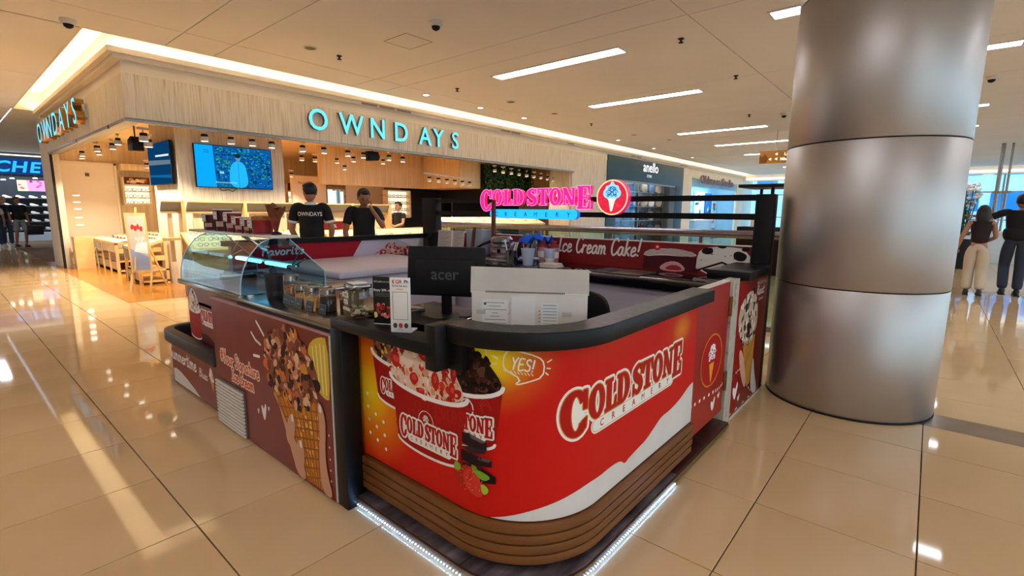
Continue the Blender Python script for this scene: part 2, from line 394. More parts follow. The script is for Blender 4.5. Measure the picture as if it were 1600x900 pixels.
def swirl(pr, c, s, m, layer, wd):
    for ox,oy,k,q in ((0,.30,.30,1),(-.30,.02,.27,-1),(.30,.04,.27,1),(0,-.12,.24,-1),(-.2,.34,.2,1),(.24,.36,.18,-1),(-.36,-.2,.15,1),(.34,-.2,.15,-1)):
        pts=[]
        for i in range(15):
            a=i*.62; r=k*(1-i/17); pts.append((c[0]+(ox+q*r*math.cos(a))*s,c[1]+(oy+r*math.sin(a))*s))
        pr.stroke(pts,wd,m,layer,caps=False)
def cone_badge(pr, c, r, layer, ring='e08a2a', back='c01a16', swirlc='ffffff', cone='f0a030', aspect=1.0, blob=None):
    if back: pr.disc(c,r*aspect,r,back,layer,28)
    pr.stroke([(c[0]+r*aspect*math.cos(2*PI*k/28),c[1]+r*math.sin(2*PI*k/28)) for k in range(28)],r*.07,ring,layer+.3,closed=True,caps=False)
    cc=(c[0],c[1]+r*.22); s=r*.78
    if blob:
        for ox,oy,q in ((0,.3,.34),(-.3,.02,.32),(.3,.04,.32),(0,-.1,.36),(0,.62,.14)): pr.disc((cc[0]+ox*s*aspect,cc[1]+oy*s),q*s*aspect,q*s,blob,layer+.6,14)
    swirl(pr,cc,s*.9,swirlc,layer+1,r*.055)
    pr.poly([(c[0]-r*.24*aspect,c[1]-r*.10),(c[0]+r*.24*aspect,c[1]-r*.10),(c[0]+r*.03,c[1]-r*.86),(c[0]-r*.05,c[1]-r*.86)],cone,layer+1)
# ================================================================== SETTING
m_tile = mat('polished_cream_tile','c4a477',0.05,noise=(1.3,3),col2='cbab80',spec=0.5)
m_grout = mat('dark_tile_joint','5a3f25',0.8,noise=(20,2),col2='6a4d30')
m_band = mat('grey_brown_band_tile','75624f',0.12,noise=(3,4),col2='857260')
m_woodfloor = mat('honey_wood_floor','b5792f',0.18,noise=(2.2,5),col2='9a6224',stretch=(1,8,1))
m_ceil = mat('painted_ceiling','f5f4f3',0.85,noise=(0.7,2),col2='f1f0ef')
m_seam = mat('ceiling_joint_shadow','6d5c47',0.9)
m_white = mat('white_paint','ece2d0',0.7,noise=(1.5,2),col2='e6dbc8')
m_cove = mat('cove_plaster','f5ead2',0.8,noise=(1.5,2),col2='f1e4c9')
m_facwood = mat('pale_wood_laminate','d0bb9c',0.6,noise=(3.0,6),stretch=(16,16,0.7),ramp=[(.28,'bfb09a'),(.44,'dacdb8'),(.60,'e6dbca'),(.75,'eee6d8')])
m_inwood = mat('warm_wood_laminate','deba84',0.5,noise=(2.0,5),stretch=(9,9,0.4),ramp=[(.30,'d8bd92'),(.5,'e4cda6'),(.7,'ecdab8')])
m_inwhite = mat('shop_white','f4e8d2',0.6,noise=(1,2),col2='f0e2c8')
m_alu = mat('satin_aluminium','9b958c',0.35,0.9,noise=(40,2),col2='8b857c')
m_teal = mat('slate_teal_panel','2b4a58',0.5,noise=(2,3),col2='2f5060')
m_black = mat('black_satin','0a0a0b',0.5,noise=(30,3),col2='0e0e0f',spec=0.25)
m_dark = mat('dark_void','070707',0.7,noise=(4,2),col2='0b0b0b')
m_led = emis('linear_lamp','f3f5ff',20.0)
m_cl = emis('cove_lamp','fff0d6',46.0)
m_down = emis('downlight_lens','fff0d6',10.0)
CZ=3.43

def struct(name, mb, parent=None, **k):
    o=mb.build(name,parent,**k)
    if parent is None: o['kind']='structure'
    return o
# ---- floor: bed, tiles, band, wooden shop floor
floor=struct('floor',MB(m_grout).box(-12,-9.2,-0.06,32,40,-0.012))
g=0.0026; T=0.6
tile_mb=MB(m_tile).box(-T/2+g,-T/2+g,-0.012,T/2-g,T/2-g,0)
proto=tile_mb.build('tile',floor,bevel=0.0012,seg=1)
cand=[]; camM=cam.matrix_world.inverted(); fpx=cam_d.lens/36*1600
def project(p):
    q=camM@Vector(p)
    if q.z>-0.1: return None
    return (800+fpx*q.x/-q.z,450-fpx*q.y/-q.z,-q.z)
rest=[]
for i in range(-20,48):
    for j in range(-15,66):
        cx=2.406-0.3+i*T; cy=0.505-0.3+j*T
        if cx>1.70 and cy>8.75: continue
        if 3.8<cx<4.6 and cy<0.3: continue
        q=project((cx,cy,0)); vis=q is not None and -60<q[0]<1660 and 300<q[1]<960
        if 1.5<cx<3.9 and 1.2<cy<4.5: vis=False
        (cand if vis else rest).append((q[2] if q else 99,cx,cy))
cand.sort()
for k,(d,cx,cy) in enumerate(cand):
    if k==0: proto.location=(cx,cy,0)
    elif k<300:
        o=proto.copy(); COL.objects.link(o); o.location=(cx,cy,0)
    else: rest.append((d,cx,cy))
fm=MB(m_tile)
for d,cx,cy in rest: fm.box(cx-T/2+g,cy-T/2+g,-0.012,cx+T/2-g,cy+T/2-g,0)
ft=fm.build('tile_field',floor); ft['kind']='stuff'
for k in range(-15,1):
    y1=0.505+k*0.6; 
    bx('band_tile',m_band,(4.08+g,y1-0.6+g,-0.012,4.36-g,y1-g,0),floor)
    bx('tile',m_tile,(4.36+g,y1-0.6+g,-0.012,4.806-g,y1-g,0),floor)
    bx('tile',m_tile,(3.606+g,y1-0.6+g,-0.012,4.08-g,y1-g,0),floor)
bx('wooden_shop_floor',m_woodfloor,(1.74,8.80,-0.012,14.7,17,0.002),floor)
# ---- ceiling: panels with open joints over a dark backing
ceil=struct('ceiling',MB(m_seam).box(-12,-12,CZ+0.02,32,7.74,CZ+0.1).box(-12,7.74,CZ+0.02,1.365,30,CZ+0.1))
xs=[-12,-8.5,-5,-1.6,2.2,2.76,4.86,5.42,8.3,10.35,10.95,14.4,15.0,19,24,32]; ysl=[-12,-7.5,-2.9,-2.3,1.9,2.0,7.0,7.77]
ysl=[-12,-7.6,-3.0,-2.4,2.2,7.0,7.77]
gg=0.006
for a,b in zip(xs,xs[1:]):
    for c,d in zip(ysl,ysl[1:]):
        bx('ceiling_panel',m_ceil,(a+gg,c+gg,CZ,b-gg,(d-gg if d<7.7 else 7.739),CZ+0.02),ceil)
for c,d in ((7.77,11.0),(11.0,15.1),(15.1,22),(22,30)):
    for a,b in ((-12,-8.5),(-8.5,-5),(-5,-1.6),(-1.6,1.40)):
        bx('ceiling_panel',m_ceil,(a+gg,c+gg,CZ,(b-gg if b<1.3 else 1.369),d-gg,CZ+0.02),ceil)
bx('ceiling_panel',m_ceil,(1.40,15.1,CZ,12,30,CZ+0.02),ceil)
# ---- light cove round the shop corner
cv=MB(m_cove)
cv.box(1.37,7.77,CZ,1.40,15.1,3.80).box(1.37,7.74,CZ,32,7.77,3.80).box(1.40,15.07,CZ,1.86,15.10,3.80)     # outer upstands
cv.box(1.37,8.45,3.80,1.90,15.1,3.84).box(1.37,7.74,3.80,32,8.45,3.84)                                       # top
trim_1=struct('trim_1',cv)
cor=MB(m_white)
def cornice(z0,z1,o0): cor.box(1.86-o0,8.40,z0,1.86,15.1,z1).box(1.86-o0,8.40-o0,z0,32,8.40,z1)
cornice(3.30,3.355,.09); cornice(3.355,3.385,.16)
cor.box(1.70,8.255,3.385,1.715,15.1,3.425).box(1.70,8.24,3.385,32,8.255,3.425)
trim_2=struct('trim_2',cor)
cl=MB(m_cl).box(1.765,8.352,3.387,1.79,15.0,3.405).box(1.765,8.325,3.387,32,8.35,3.405)
tag(cl.build('cove_strip_light'),'warm hidden strip light in the cove above the shop fronts','strip light')
# grilles in the cornice
gm=mat('grille_grey','7d7468',0.6)
for x in (5.6,6.0,6.4,9.5,9.9,12.4,16.4,16.8,20.8,21.2):
    o=MB(gm)
    for k in range(3): o.box(x-.17,8.302,3.308+k*.014,x+.17,8.309,3.316+k*.014)
    o.build('air_grille',trim_2)
# ---- shop front walls: north wall (fascia line y=8.40) and the side along x=1.86
wn=MB(m_white)
wn.box(1.86,8.40,3.15,32,8.50,3.80).box(1.86,8.50,3.15,1.96,16.2,3.80)
wn.box(21.2,8.40,2.9,32,8.50,3.15).box(21.2,8.40,0,22.3,8.50,2.9).box(29.0,8.40,0,32,8.50,2.9)
wall_north=struct('wall_north',wn)
fas=MB(m_seam).box(1.90,8.44,2.575,14.7,8.52,3.148).box(1.90,8.52,2.575,1.98,15.0,3.148)
fascia=struct('wall_shop',fas)
xx=1.86; k=0
while xx<14.69:
    x1=min(xx+0.92,14.7); z0=2.57
    bx('wood_panel',m_facwood,(xx+.001,8.40,z0,x1-.001,8.44,3.15),fascia); xx=x1
yy=8.44
while yy<15.0:
    y1=min(yy+1.10,15.0); bx('wood_panel',m_facwood,(1.86,yy+.001,2.57,1.90,y1-.001,3.15),fascia); yy=y1
bx('wood_panel',m_facwood,(1.86,15.0,0,1.96,16.2,3.15),fascia); bx('wood_panel',m_facwood,(1.96,15.0,0,2.02,15.06,2.72),fascia)
bx('wood_panel',m_facwood,(12.66,8.40,0,14.7,8.48,2.57),fascia); bx('wood_panel',m_facwood,(12.60,8.46,0,12.66,9.2,2.60),fascia)
bx('dark_joint',m_dark,(1.855,14.94,0,1.90,14.985,2.57),fascia)
al=MB(m_alu).box(1.84,8.36,2.52,12.7,8.46,2.57).box(1.84,8.46,2.52,1.94,15.0,2.57).box(1.94,8.46,2.545,12.7,8.62,2.568).box(1.94,8.62,2.545,2.06,15.0,2.568)
trim_3=struct('trim_3',al,bevel=0.004)
for y in (9.3,11.7): bx('rail_joint',m_dark,(1.837,y,2.515,1.85,y+.06,2.56),trim_3)
# ---- other mall walls, far from view
m_mall=mat('mall_wall','dcd8d0',0.8,noise=(.6,2),col2='d4d0c8')
ws=MB(m_mall).box(-12,-9.2,0,30,-9.0,.25).box(-12,-9.2,3.25,30,-9.0,3.6)
for i in range(9): ws.box(-12+i*4.75-.12,-9.2,.25,-12+i*4.75+.12,-9.0,3.25)
struct('wall_south',ws)      # unseen front left open to let sky light onto the ceiling: piers, sill, head
struct('ground_unseen',MB(mat('pale_paving','b9c2c8',.8,noise=(1,2),col2='adb6bc')).box(-30,-40,-.2,29.9,-9.2,-.06))  # unseen ground added outside the open front, bounces sky light inward
struct('wall_west',MB(m_mall).box(-12.2,-12,0,-12,40,3.6))
# ================================================================== CEILING FITTINGS
m_whplastic=mat('white_plastic','e8e2d8',0.4,noise=(5,2),col2='e2dbd0')
def linear_light(x,y0,y1,label):
    t=thing('linear_ceiling_light',label,'ceiling light',(x,(y0+y1)/2,CZ),0,'recessed linear ceiling lights')
    h=(y1-y0)/2
    f=MB(m_whplastic)
    for s in (-1,1): f.box(s*.122-.012,-h-.02,-.012,s*.122+.012,h+.02,.004).box(-.11,s*(h+.008)-.012,-.012,.11,s*(h+.008)+.012,.004)
    f.build('frame',t)
    for s in (-1,1): MB(m_led).box(-.11,min(0,s*h)+.002,-.006,.11,max(0,s*h)-.002,.002).build('diffuser',t)
    return t
LL=[(6.0,3.27,5.43,'large bright linear ceiling light above the pink sign'),(8.76,3.25,5.41,'second bright linear ceiling light from the left in the far row'),
 (13.18,3.25,5.41,'third linear ceiling light from the left in the far row'),(16.1,3.3,5.4,'fourth linear ceiling light, beside the hanging orange sign'),
 (6.0,-.6,1.52,'linear ceiling light cut off by the left edge of the column'),(8.76,-.6,1.52,'linear ceiling light showing just right of the column top'),
 (13.18,-.58,1.5,'short far linear ceiling light right of the column'),(16.1,-.58,1.5,'small far linear ceiling light low on the right of the column')]
for a in LL: linear_light(*a)
for x,n_ in ((19.2,'first'),(22.2,'second'),(25.2,'third')):
    for y,r_ in (((3.3,5.4),'over the dark sign frame'),((-.58,1.5),'right of the column')): linear_light(x,*y,'tiny far linear ceiling light %s, %s beyond the fourth'%(r_,n_))
for x in (-5.5,-2.2,1.2,6.0,8.76,13.2):
    for y in ((-4.6,-2.4),(-9.2,-7.0)): linear_light(x,*y,'linear ceiling light behind the viewpoint')
for x in (-5.5,-2.2):
    for y in ((-.6,1.52),(3.27,5.43),(8.6,10.8),(12.4,14.6)): linear_light(x,*y,'linear ceiling light behind the viewpoint')
linear_light(1.15,-.6,1.3,'linear ceiling light behind the viewpoint')
linear_light(0.9,19.5,21.6,'faint linear ceiling light beyond the shop side wall')
def downlight(x,y,label,lit=True):
    t=thing('downlight',label,'downlight',(x,y,CZ),0,'round downlights')
    MB(m_whplastic).lathe([(.058,0.002),(.075,-.004),(.078,-.012),(.058,-.012),(.056,0)],n=20).build('ring',t,smooth=40)
    MB(m_down if lit else m_alu).lathe([(0.0005,-.004),(.056,-.004)],n=20).build('lens',t)
    return t
ords=['first','second','third','fourth','fifth','sixth']
for k,(x,y) in enumerate(((6.05,7.2),(7.46,7.2),(8.86,7.2),(13.2,7.2),(15.6,7.2),(19,7.2))):
    downlight(x,y,ords[k]+' lit round downlight from the left along the cove')
def grille_disc(x,y,r,label):
    t=thing('ceiling_speaker',label,'speaker',(x,y,CZ),0,'round ceiling speakers')
    MB(m_whplastic).lathe([(r*.82,.002),(r*.84,-.008),(r,-.008),(r*1.02,.0)],n=24).build('rim',t,smooth=40)
    MB(mat('speaker_mesh','8a7d6a',.7,noise=(220,1),col2='5f5546')).lathe([(.0005,-.004),(r*.83,-.004)],n=24).build('grille',t)
for k,(x,y) in enumerate(((3.43,6.36),(7.44,6.38),(8.86,6.37),(12.6,6.4),(14.0,6.0))):
    grille_disc(x,y,.085,('large round speaker grille in the ceiling above the shop name','round speaker grille right of the first linear light','third round ceiling speaker grille from the left','fourth round ceiling speaker grille, far off','fifth round ceiling speaker grille, farthest off')[k])
def sprinkler(x,y,label):
    t=thing('sprinkler',label,'sprinkler',(x,y,CZ),0,'dark ceiling sprinklers')
    MB(m_dark).lathe([(.0005,0),(.035,-.002),(.035,-.01),(.012,-.012),(.012,-.04),(.0005,-.04)],n=12).build('cup',t)
    MB(m_dark).lathe([(.0005,-.045),(.03,-.045),(.03,-.05),(.0005,-.05)],n=10).build('deflector',t)
for k,(x,y) in enumerate(((3.84,6.36),(6.08,2.53),(8.18,2.51),(6.08,6.42),(10.4,6.4),(11.5,3.2))):
    sprinkler(x,y,('dark sprinkler beside the large speaker grille','dark sprinkler above and left of the column','dark sprinkler second to the left of the column','dark sprinkler near the end of the first linear light','small far dark sprinkler over the teal shop','small far dark sprinkler near the third linear light')[k])
def dome_cam(x,y,label):
    t=thing('dome_camera',label,'camera',(x,y,CZ),0,'dome cameras and detectors')
    MB(m_whplastic).lathe([(.0005,0),(.075,0),(.078,-.02),(.06,-.045),(.048,-.05)],n=20).build('housing',t,smooth=40)
    MB(m_dark).lathe([(.048,-.046),(.042,-.075),(.02,-.09),(.0005,-.094)],n=16).build('dome',t,smooth=60)
dome_cam(1.24,7.55,'white dome camera on the ceiling by the cove corner'); dome_cam(3.87,4.42,'white round detector on the ceiling above the kiosk'); dome_cam(11.8,2.6,'small far dome camera between two linear lights'); dome_cam(10.6,-.45,'small ceiling camera right of the column')
t=thing('access_hatch','square access hatch outlined in the ceiling','hatch',(4.08,5.18,CZ))
for s in (-1,1): MB(m_seam).box(-.2,s*.22-.003,-.002,.2,s*.22+.003,.001).build('hatch_joint',t); MB(m_seam).box(s*.2-.003,-.22,-.002,s*.2+.003,.22,.001).build('hatch_joint',t)
MB(m_ceil).box(-.195,-.215,-.0015,.195,.215,.002).build('hatch_cover',t)

# ================================================================== COLUMN
m_col=mat('brushed_champagne_metal','bcb7b2',0.43,0.92,noise=(2,2),col2='b7b2ad')
CX,CY,CR=4.354,.379,.524
col=tag(bpy.data.objects.new('column',None),'huge round brushed metal column at the right','column'); COL.objects.link(col); col.location=(CX,CY,0)
MB(m_dark).lathe([(CR-.012,0),(CR-.012,CZ)],n=64).build('core',col,smooth=40)
for z0,z1 in ((0.012,.868),(.876,1.832),(1.840,2.80),(2.808,CZ)): MB(m_col).lathe([(CR-.012,z0),(CR-.003,z0),(CR,z0+.004),(CR,z1-.004),(CR-.003,z1),(CR-.012,z1)],n=96).build('cladding_panel',col,smooth=50)
MB(m_dark).lathe([(CR-.02,0),(CR+.004,0),(CR+.004,.012),(CR-.02,.012)],n=64).build('base_ring',col)

# ================================================================== SHOP LETTERS
m_cyan=emis('cyan_letter_face','5fd8ff',1.55); m_lside=mat('letter_side_bronze','8a7a68',0.35,0.6,noise=(8,2),col2='7a6a58')
sg=thing('shop_sign','cyan lit letters OWNDAYS across the long wood fascia','sign',(6.2,8.40,2.72))
cap=0.36; adv=[4.40,4.97,5.63,6.19,6.79,7.17,7.72]
for ch,x in zip('OWNDAYS',adv):
    vs,_=text2d(ch,'LEFT',.01); hx=min(v[0] for v in vs); hy=min(v[1] for v in vs); H=max(v[1] for v in vs)-hy; k=cap/H*(1.0)
    mb=MB(); text3d(mb,ch,lambda u,v,t: (x+(u-hx)*k*.93,8.398-t,2.735+(v-hy)*k),.07,m_cyan,m_lside,.01); mb.build('letter',sg,world=True)
sg=thing('shop_sign','cyan lit letters OWNDAYS on the short side fascia at left','sign',(1.86,13,2.72))
for i,ch in enumerate('OWNDAYS'):
    y=14.9-i*.66; vs,_=text2d(ch,'LEFT',.0); hx=min(v[0] for v in vs); hy=min(v[1] for v in vs); H=max(v[1] for v in vs)-hy; k=.40/H
    mb=MB(); text3d(mb,ch,lambda u,v,t: (1.858-.03-t,y-(u-hx)*k*1.2,2.72+(v-hy)*k),.12,m_cyan,mat('letter_side_brass','b08d55',.25,.9),.0); mb.build('letter',sg,world=True)
    MB(m_alu).box(1.83,y-.2,2.80,1.86,y-.17,2.83).build('stud',sg,world=True)

# ================================================================== SHOP INTERIOR
SZ=2.98
wb=MB(m_inwood).box(1.9,15.8,0,14.6,15.95,SZ).box(14.5,8.5,0,14.6,15.8,SZ)
wall_shop_back=struct('wall_back',wb)
struct('ceiling',MB(mat('shop_ceiling','e8d2a8',.8,noise=(1,2),col2='e2caa0')).box(1.95,8.5,SZ,14.6,15.95,SZ+.06))
tvw=struct('wall_tv',MB(m_facwood).box(2.80,9.80,0,4.60,11.2,SZ))
# bulkhead of warm wood hanging over the counter, black rear panels, white wall below
struct('trim_4',MB(m_inwood).box(6.6,12.0,2.02,10.9,12.2,SZ).box(9.9,10.4,2.02,10.9,11.99,SZ).box(3.2,15.4,2.3,6.8,15.8,2.45),bevel=.01)
wd=MB(m_dark).box(9.6,12.6,0,11.6,12.75,2.05).box(10.9,10.4,1.7,11.2,12.6,2.4).box(11.2,12.0,0,14.5,12.1,2.1); struct('wall_dark',wd)
struct('wall_counter',MB(m_inwhite).box(6.6,13.6,0,9.6,13.72,2.3))
# hanging green plant wall
pw=thing('plant_wall','dark green foliage wall hung high behind the pink sign','plant wall',(11.9,10.3,1.85))
MB(m_dark).box(10.75,10.32,1.85,13.1,10.38,2.75).build('backing',pw,world=True)
lf=[mat('leaf_%d'%i,c,.5) for i,c in enumerate(('1e3d16','2b5a20','14300f','3a6b2a'))]
fo=MB()
for k in range(1500):
    fo.use(rng.choice(lf)); x=rng.uniform(10.75,13.1); z=rng.uniform(1.85,2.75); y=10.32-rng.uniform(0,.12); a=rng.uniform(0,6.28); l=rng.uniform(.05,.1); w_=l*.3; dy=rng.uniform(-.04,.02)
    ca,sa=math.cos(a),math.sin(a); fo.add([(x,y,z),(x+l*.5*ca-w_*sa,y+dy-.01,z+l*.5*sa+w_*ca),(x+l*ca,y+dy,z+l*sa),(x+l*.5*ca+w_*sa,y+dy-.01,z+l*.5*sa-w_*ca)],[(0,1,2,3)])
f_=fo.build('foliage',pw,world=True); f_['kind']='stuff'
# ---- screens
def scr(name,cols):
    m=bpy.data.materials.new(name); return m
def tv(label,f,w_,h_,dr):
    t=thing('wall_screen',label,'screen',f(0,-h_/2,0)); 
    MB(m_black).prism([(-w_/2,-h_/2),(w_/2,-h_/2),(w_/2,h_/2),(-w_/2,h_/2)],f,0.0,.05).build('casing',t,world=True,bevel=.006)
    pr=Print(lambda u,v,o: f(u,v,.05+o)); dr(pr,w_/2-.012,h_/2-.012); pr.build('display',t); return t
def E_(c,s=1.0): return emis('screen_%s_%d'%(c,int(s*10)),c,s)
def dr_big(pr,W,Hh):
    pr.poly([(-W,-Hh),(W,-Hh),(W,Hh),(-W,Hh)],E_('0b5fa8',.95),0); pr.poly([(-W,-Hh),(-W*.52,-Hh),(-W*.56,Hh),(-W,Hh)],E_('0a9cf2',1.2),1)
    for k in range(420):
        x=rng.uniform(-W*.5,W*.97); z=rng.uniform(-Hh*.95,Hh*.95); pr.blob((x,z),rng.uniform(.008,.03),rng.uniform(.006,.018),E_(rng.choice(('06304f','0a4f86','1188cf','2c8f6a','3fb0a0','074068','1f9be8')),.9),1,jag=.4,smooth=0)
    for k in range(16):
        x=rng.uniform(W*.1,W*.95); z=rng.uniform(-Hh*.6,Hh*.9); pr.stroke(catmull([(x,z),(x+rng.uniform(-.1,.1),z-.05),(x+rng.uniform(-.14,.14),z-.12)],3),.007,E_('052440',.8),2,caps=False)
    pr.poly(chaikin([(-.12,-Hh),(-.10,-.02),(-.03,.10),(.06,.12),(.15,.08),(.19,-.06),(.21,-Hh)]),E_('21aef5',1.15),3)
    pr.stroke([(.05,.1),(.045,-Hh*.98)],.006,E_('0b6fb8',1),4); pr.blob((.05,.17),.045,.06,E_('6a93b8',1),4,jag=.05); pr.blob((.05,.21),.055,.04,E_('0c3350',.9),5,jag=.1)
    pr.poly([(-.33,-.12),(-.27,-.12),(-.27,-.08),(-.33,-.08)],E_('063a66',.9),3); pr.poly([(-.27,-.12),(-.2,-.12),(-.2,-.08),(-.27,-.08)],E_('7ad0ff',1.1),3)
    pr.text('Recommended Pay',-.17,-Hh*.8,.045,E_('9ddcff',1.2),4); 
    for z in (.27,.235): pr.stroke([(-.5,z),(-.42,z)],.008,E_('063a66',.9),2)
def dr_side(pr,W,Hh):
    pr.poly([(-W,-Hh),(W,-Hh),(W,Hh),(-W,Hh)],E_('0d4f86',.55),0); pr.poly([(-W,Hh*.25),(W,Hh*.1),(W,-Hh*.1),(-W,.0)],E_('8fa6b8',.5),1); pr.poly([(-W,-Hh*.5),(W,-Hh*.6),(W,-Hh*.75),(-W,-Hh*.6)],E_('1d7fc4',.6),1); pr.poly([(-W*.3,Hh*.45),(W*.9,Hh*.4),(W*.9,Hh*.3),(-W*.3,Hh*.36)],E_('e8f2f8',.9),2)
tv('large blue lit screen showing a person on the wood pillar',lambda u,v,t:(3.69+u,9.80-.03-t,2.105+v),1.30,.735,dr_big)
tv('blue screen seen at an angle on the side of the wood pillar',lambda u,v,t:(2.80-.03-t,10.46-u,2.14+v),1.26,.72,dr_side)
cab=MB(m_black).tube(catmull([(3.42,9.78,1.73),(3.47,9.77,1.69),(3.57,9.77,1.71),(3.63,9.78,1.68),(3.7,9.78,1.73)],4),.006); tag(cab.build('screen_cable'),'thin black cable looping under the large screen','cable')
# ---- track spot lights
def spot_proto():
    t=thing('track_spotlight','white','spotlight',(0,0,0),0,'white spotlights in the glasses shop')
    MB(m_whplastic).box(-.06,-.02,.11,.06,.02,.14).cyl((0,0,.05),(0,0,.12),.008,n=8).build('mount',t)
    MB(m_dark).box(-.035,-.035,.02,.035,.035,.07).build('driver',t,bevel=.006)
    MB(m_whplastic).lathe([(.0005,.03),(.045,.03),(.052,.02),(.056,-.04),(.05,-.04)],n=18).build('shade',t,smooth=40)
    MB(m_down).lathe([(.0005,-.036),(.05,-.036)],n=14).build('lens',t); return t
sp=spot_proto(); first=[True]
def spot(x,y,z,label,power=0,size=1.0,col=(1.0,.84,.60)):
    o=sp if first[0] else dup(sp); first[0]=False
    o.location=(x,y,z); o.rotation_euler=(0,0,rng.uniform(0,6)); o['label']=label; o.scale=(size,)*3
    if power:
        d=bpy.data.lights.new('spot_lamp','SPOT'); d.energy=power*1.7; d.color=col; d.spot_size=math.radians(125); d.spot_blend=.6; d.shadow_soft_size=.045
        l=bpy.data.objects.new('spot_lamp',d); COL.objects.link(l); l.location=(x,y,z-.07)
    return o
FR=[(2.9,8.74),(3.28,8.74),(3.6,8.72),(3.93,8.75),(4.5,8.8),(4.89,8.76),(5.43,8.84),(5.79,8.86),(6.39,8.84),(6.79,8.9)]
for k,(x,y) in enumerate(FR): spot(x,y,2.44,'%s white spotlight from the left under the long fascia'%('first','second','third','fourth','fifth','sixth','seventh','eighth','ninth','tenth')[k],60 if k%2==0 else 0)
SD=[(2.25,9.3,2.42),(2.45,9.9,2.40),(2.2,10.6,2.46),(2.3,11.5,2.46),(2.2,12.2,2.46),(2.35,12.9,2.46),(2.2,13.6,2.46),(2.3,14.3,2.46)]
for k,(x,y,z) in enumerate(SD): spot(x,y,z,'white spotlight in the row inside the side opening, %s from the corner'%('first','second','third','fourth','fifth','sixth','seventh','eighth')[k],75,1.15 if k<2 else 1.0)
MD=[(5.59,11.0,2.5),(5.93,11.04,2.5),(6.4,10.9,2.5),(6.23,9.92,2.46),(5.5,12.6,2.35),(5.9,12.9,2.3),(6.3,13.0,2.25),(4.9,12.6,2.3),(5.2,13.4,2.25),(6.9,11.4,2.4),(3.6,12.5,2.35),(3.3,13.6,2.3),(7.2,10.2,2.5)]
for k,(x,y,z) in enumerate(MD): spot(x,y,z,'white spotlight deep inside the glasses shop above the back shelves',70 if k in (0,2,4,6,8,9,10,11,12) else 0)
trk=thing('light_track','white ceiling light track left of the pink sign','light track',(8.8,9.6,2.2)); MB(m_whplastic).bar((7.67,9.27,2.24),(10.13,10.06,2.24),.04,.03).build('rail',trk,world=True)
for k in range(6): f=(k+.6)/6.2; spot(7.67+2.46*f,9.27+.79*f,2.10,'spotlight on the white track left of the pink sign, number %s from its left end'%('one','two','three','four','five','six')[k],40 if k%2 else 0)
for k in range(9): spot(9.75+k*.36,8.9+.02*k,2.42-.01*k,'spotlight in the row above the foliage wall, number %s from the left'%('one','two','three','four','five','six','seven','eight','nine')[k],30 if k%3==1 else 0,.95)
t=thing('shop_loudspeaker','black loudspeaker hung between spotlights under the shop name','speaker',(5.87,8.62,2.42)); MB(m_black).prism([(-.11,-.09),(.11,-.07),(.14,.0),(.10,.10),(-.12,.10)],lambda u,v,q:(5.87+u,8.60+q,2.42+v),0,.14).build('cabinet',t,world=True,bevel=.012); MB(m_alu).cyl((5.87,8.67,2.5),(5.87,8.67,2.98),.012).build('bracket',t,world=True)
t=thing('shop_loudspeaker','dark loudspeaker in the side opening near the shop corner','speaker',(2.3,10.2,2.4)); MB(m_black).prism([(-.16,-.1),(.14,-.12),(.18,.02),(.06,.12),(-.14,.08)],lambda u,v,q:(2.28+q,10.25-u,2.42+v),0,.16).build('cabinet',t,world=True,bevel=.012); MB(m_alu).cyl((2.36,10.25,2.5),(2.36,10.25,2.98),.012).build('bracket',t,world=True)
# ---- poster, shelves with glasses on the back wall
pp=thing('white_poster_board','large white framed poster board on the shop back wall','poster',(2.7,15.78,.35)); MB(m_inwhite).box(2.02,15.74,.35,3.12,15.79,2.42).build('board',pp,world=True)
fr=MB(m_inwhite)
for a in ((1.98,15.70,.31,2.03,15.79,2.46),(3.11,15.70,.31,3.16,15.79,2.46),(1.98,15.70,.31,3.16,15.79,.36),(1.98,15.70,2.41,3.16,15.79,2.46)): fr.box(*a)
fr.build('frame',pp,world=True); MB(mat('poster_mark','5a5038',.6)).box(2.55,15.735,2.12,2.63,15.745,2.2).build('printed_mark',pp,world=True)
m_frame=[mat('eyewear_%d'%i,c,.25) for i,c in enumerate(('1a1512','3a2a1c','5a4a3a'))]
def glasses_mesh(m):
    b=MB(m)
    for s in (-1,1): b.tube([(s*.034+.026*math.cos(a),0,.02+.02*math.sin(a)) for a in [2*PI*k/10 for k in range(11)]],.003,5,False); b.bar((s*.06,0,.028),(s*.062,.13,.02),.004,.005)
    b.bar((-.01,0,.026),(.01,0,.026),.004,.004); return b
gl=[glasses_mesh(m).build('eyeglasses') for m in m_frame]; glf=[0,0,0]; gp=[]
def glasses(x,y,z,rz=0,label='eyeglasses frame laid on a lit display in the shop',grp='eyeglasses on display',s=1.25):
    k=rng.randrange(3)
    o=gl[k] if not glf[k] else gl[k].copy()
    if glf[k]: COL.objects.link(o)
    glf[k]=1; o.location=(x,y,z); o.rotation_euler=(0,0,rz); o.scale=(s,)*3; tag(o,label,'glasses',grp)
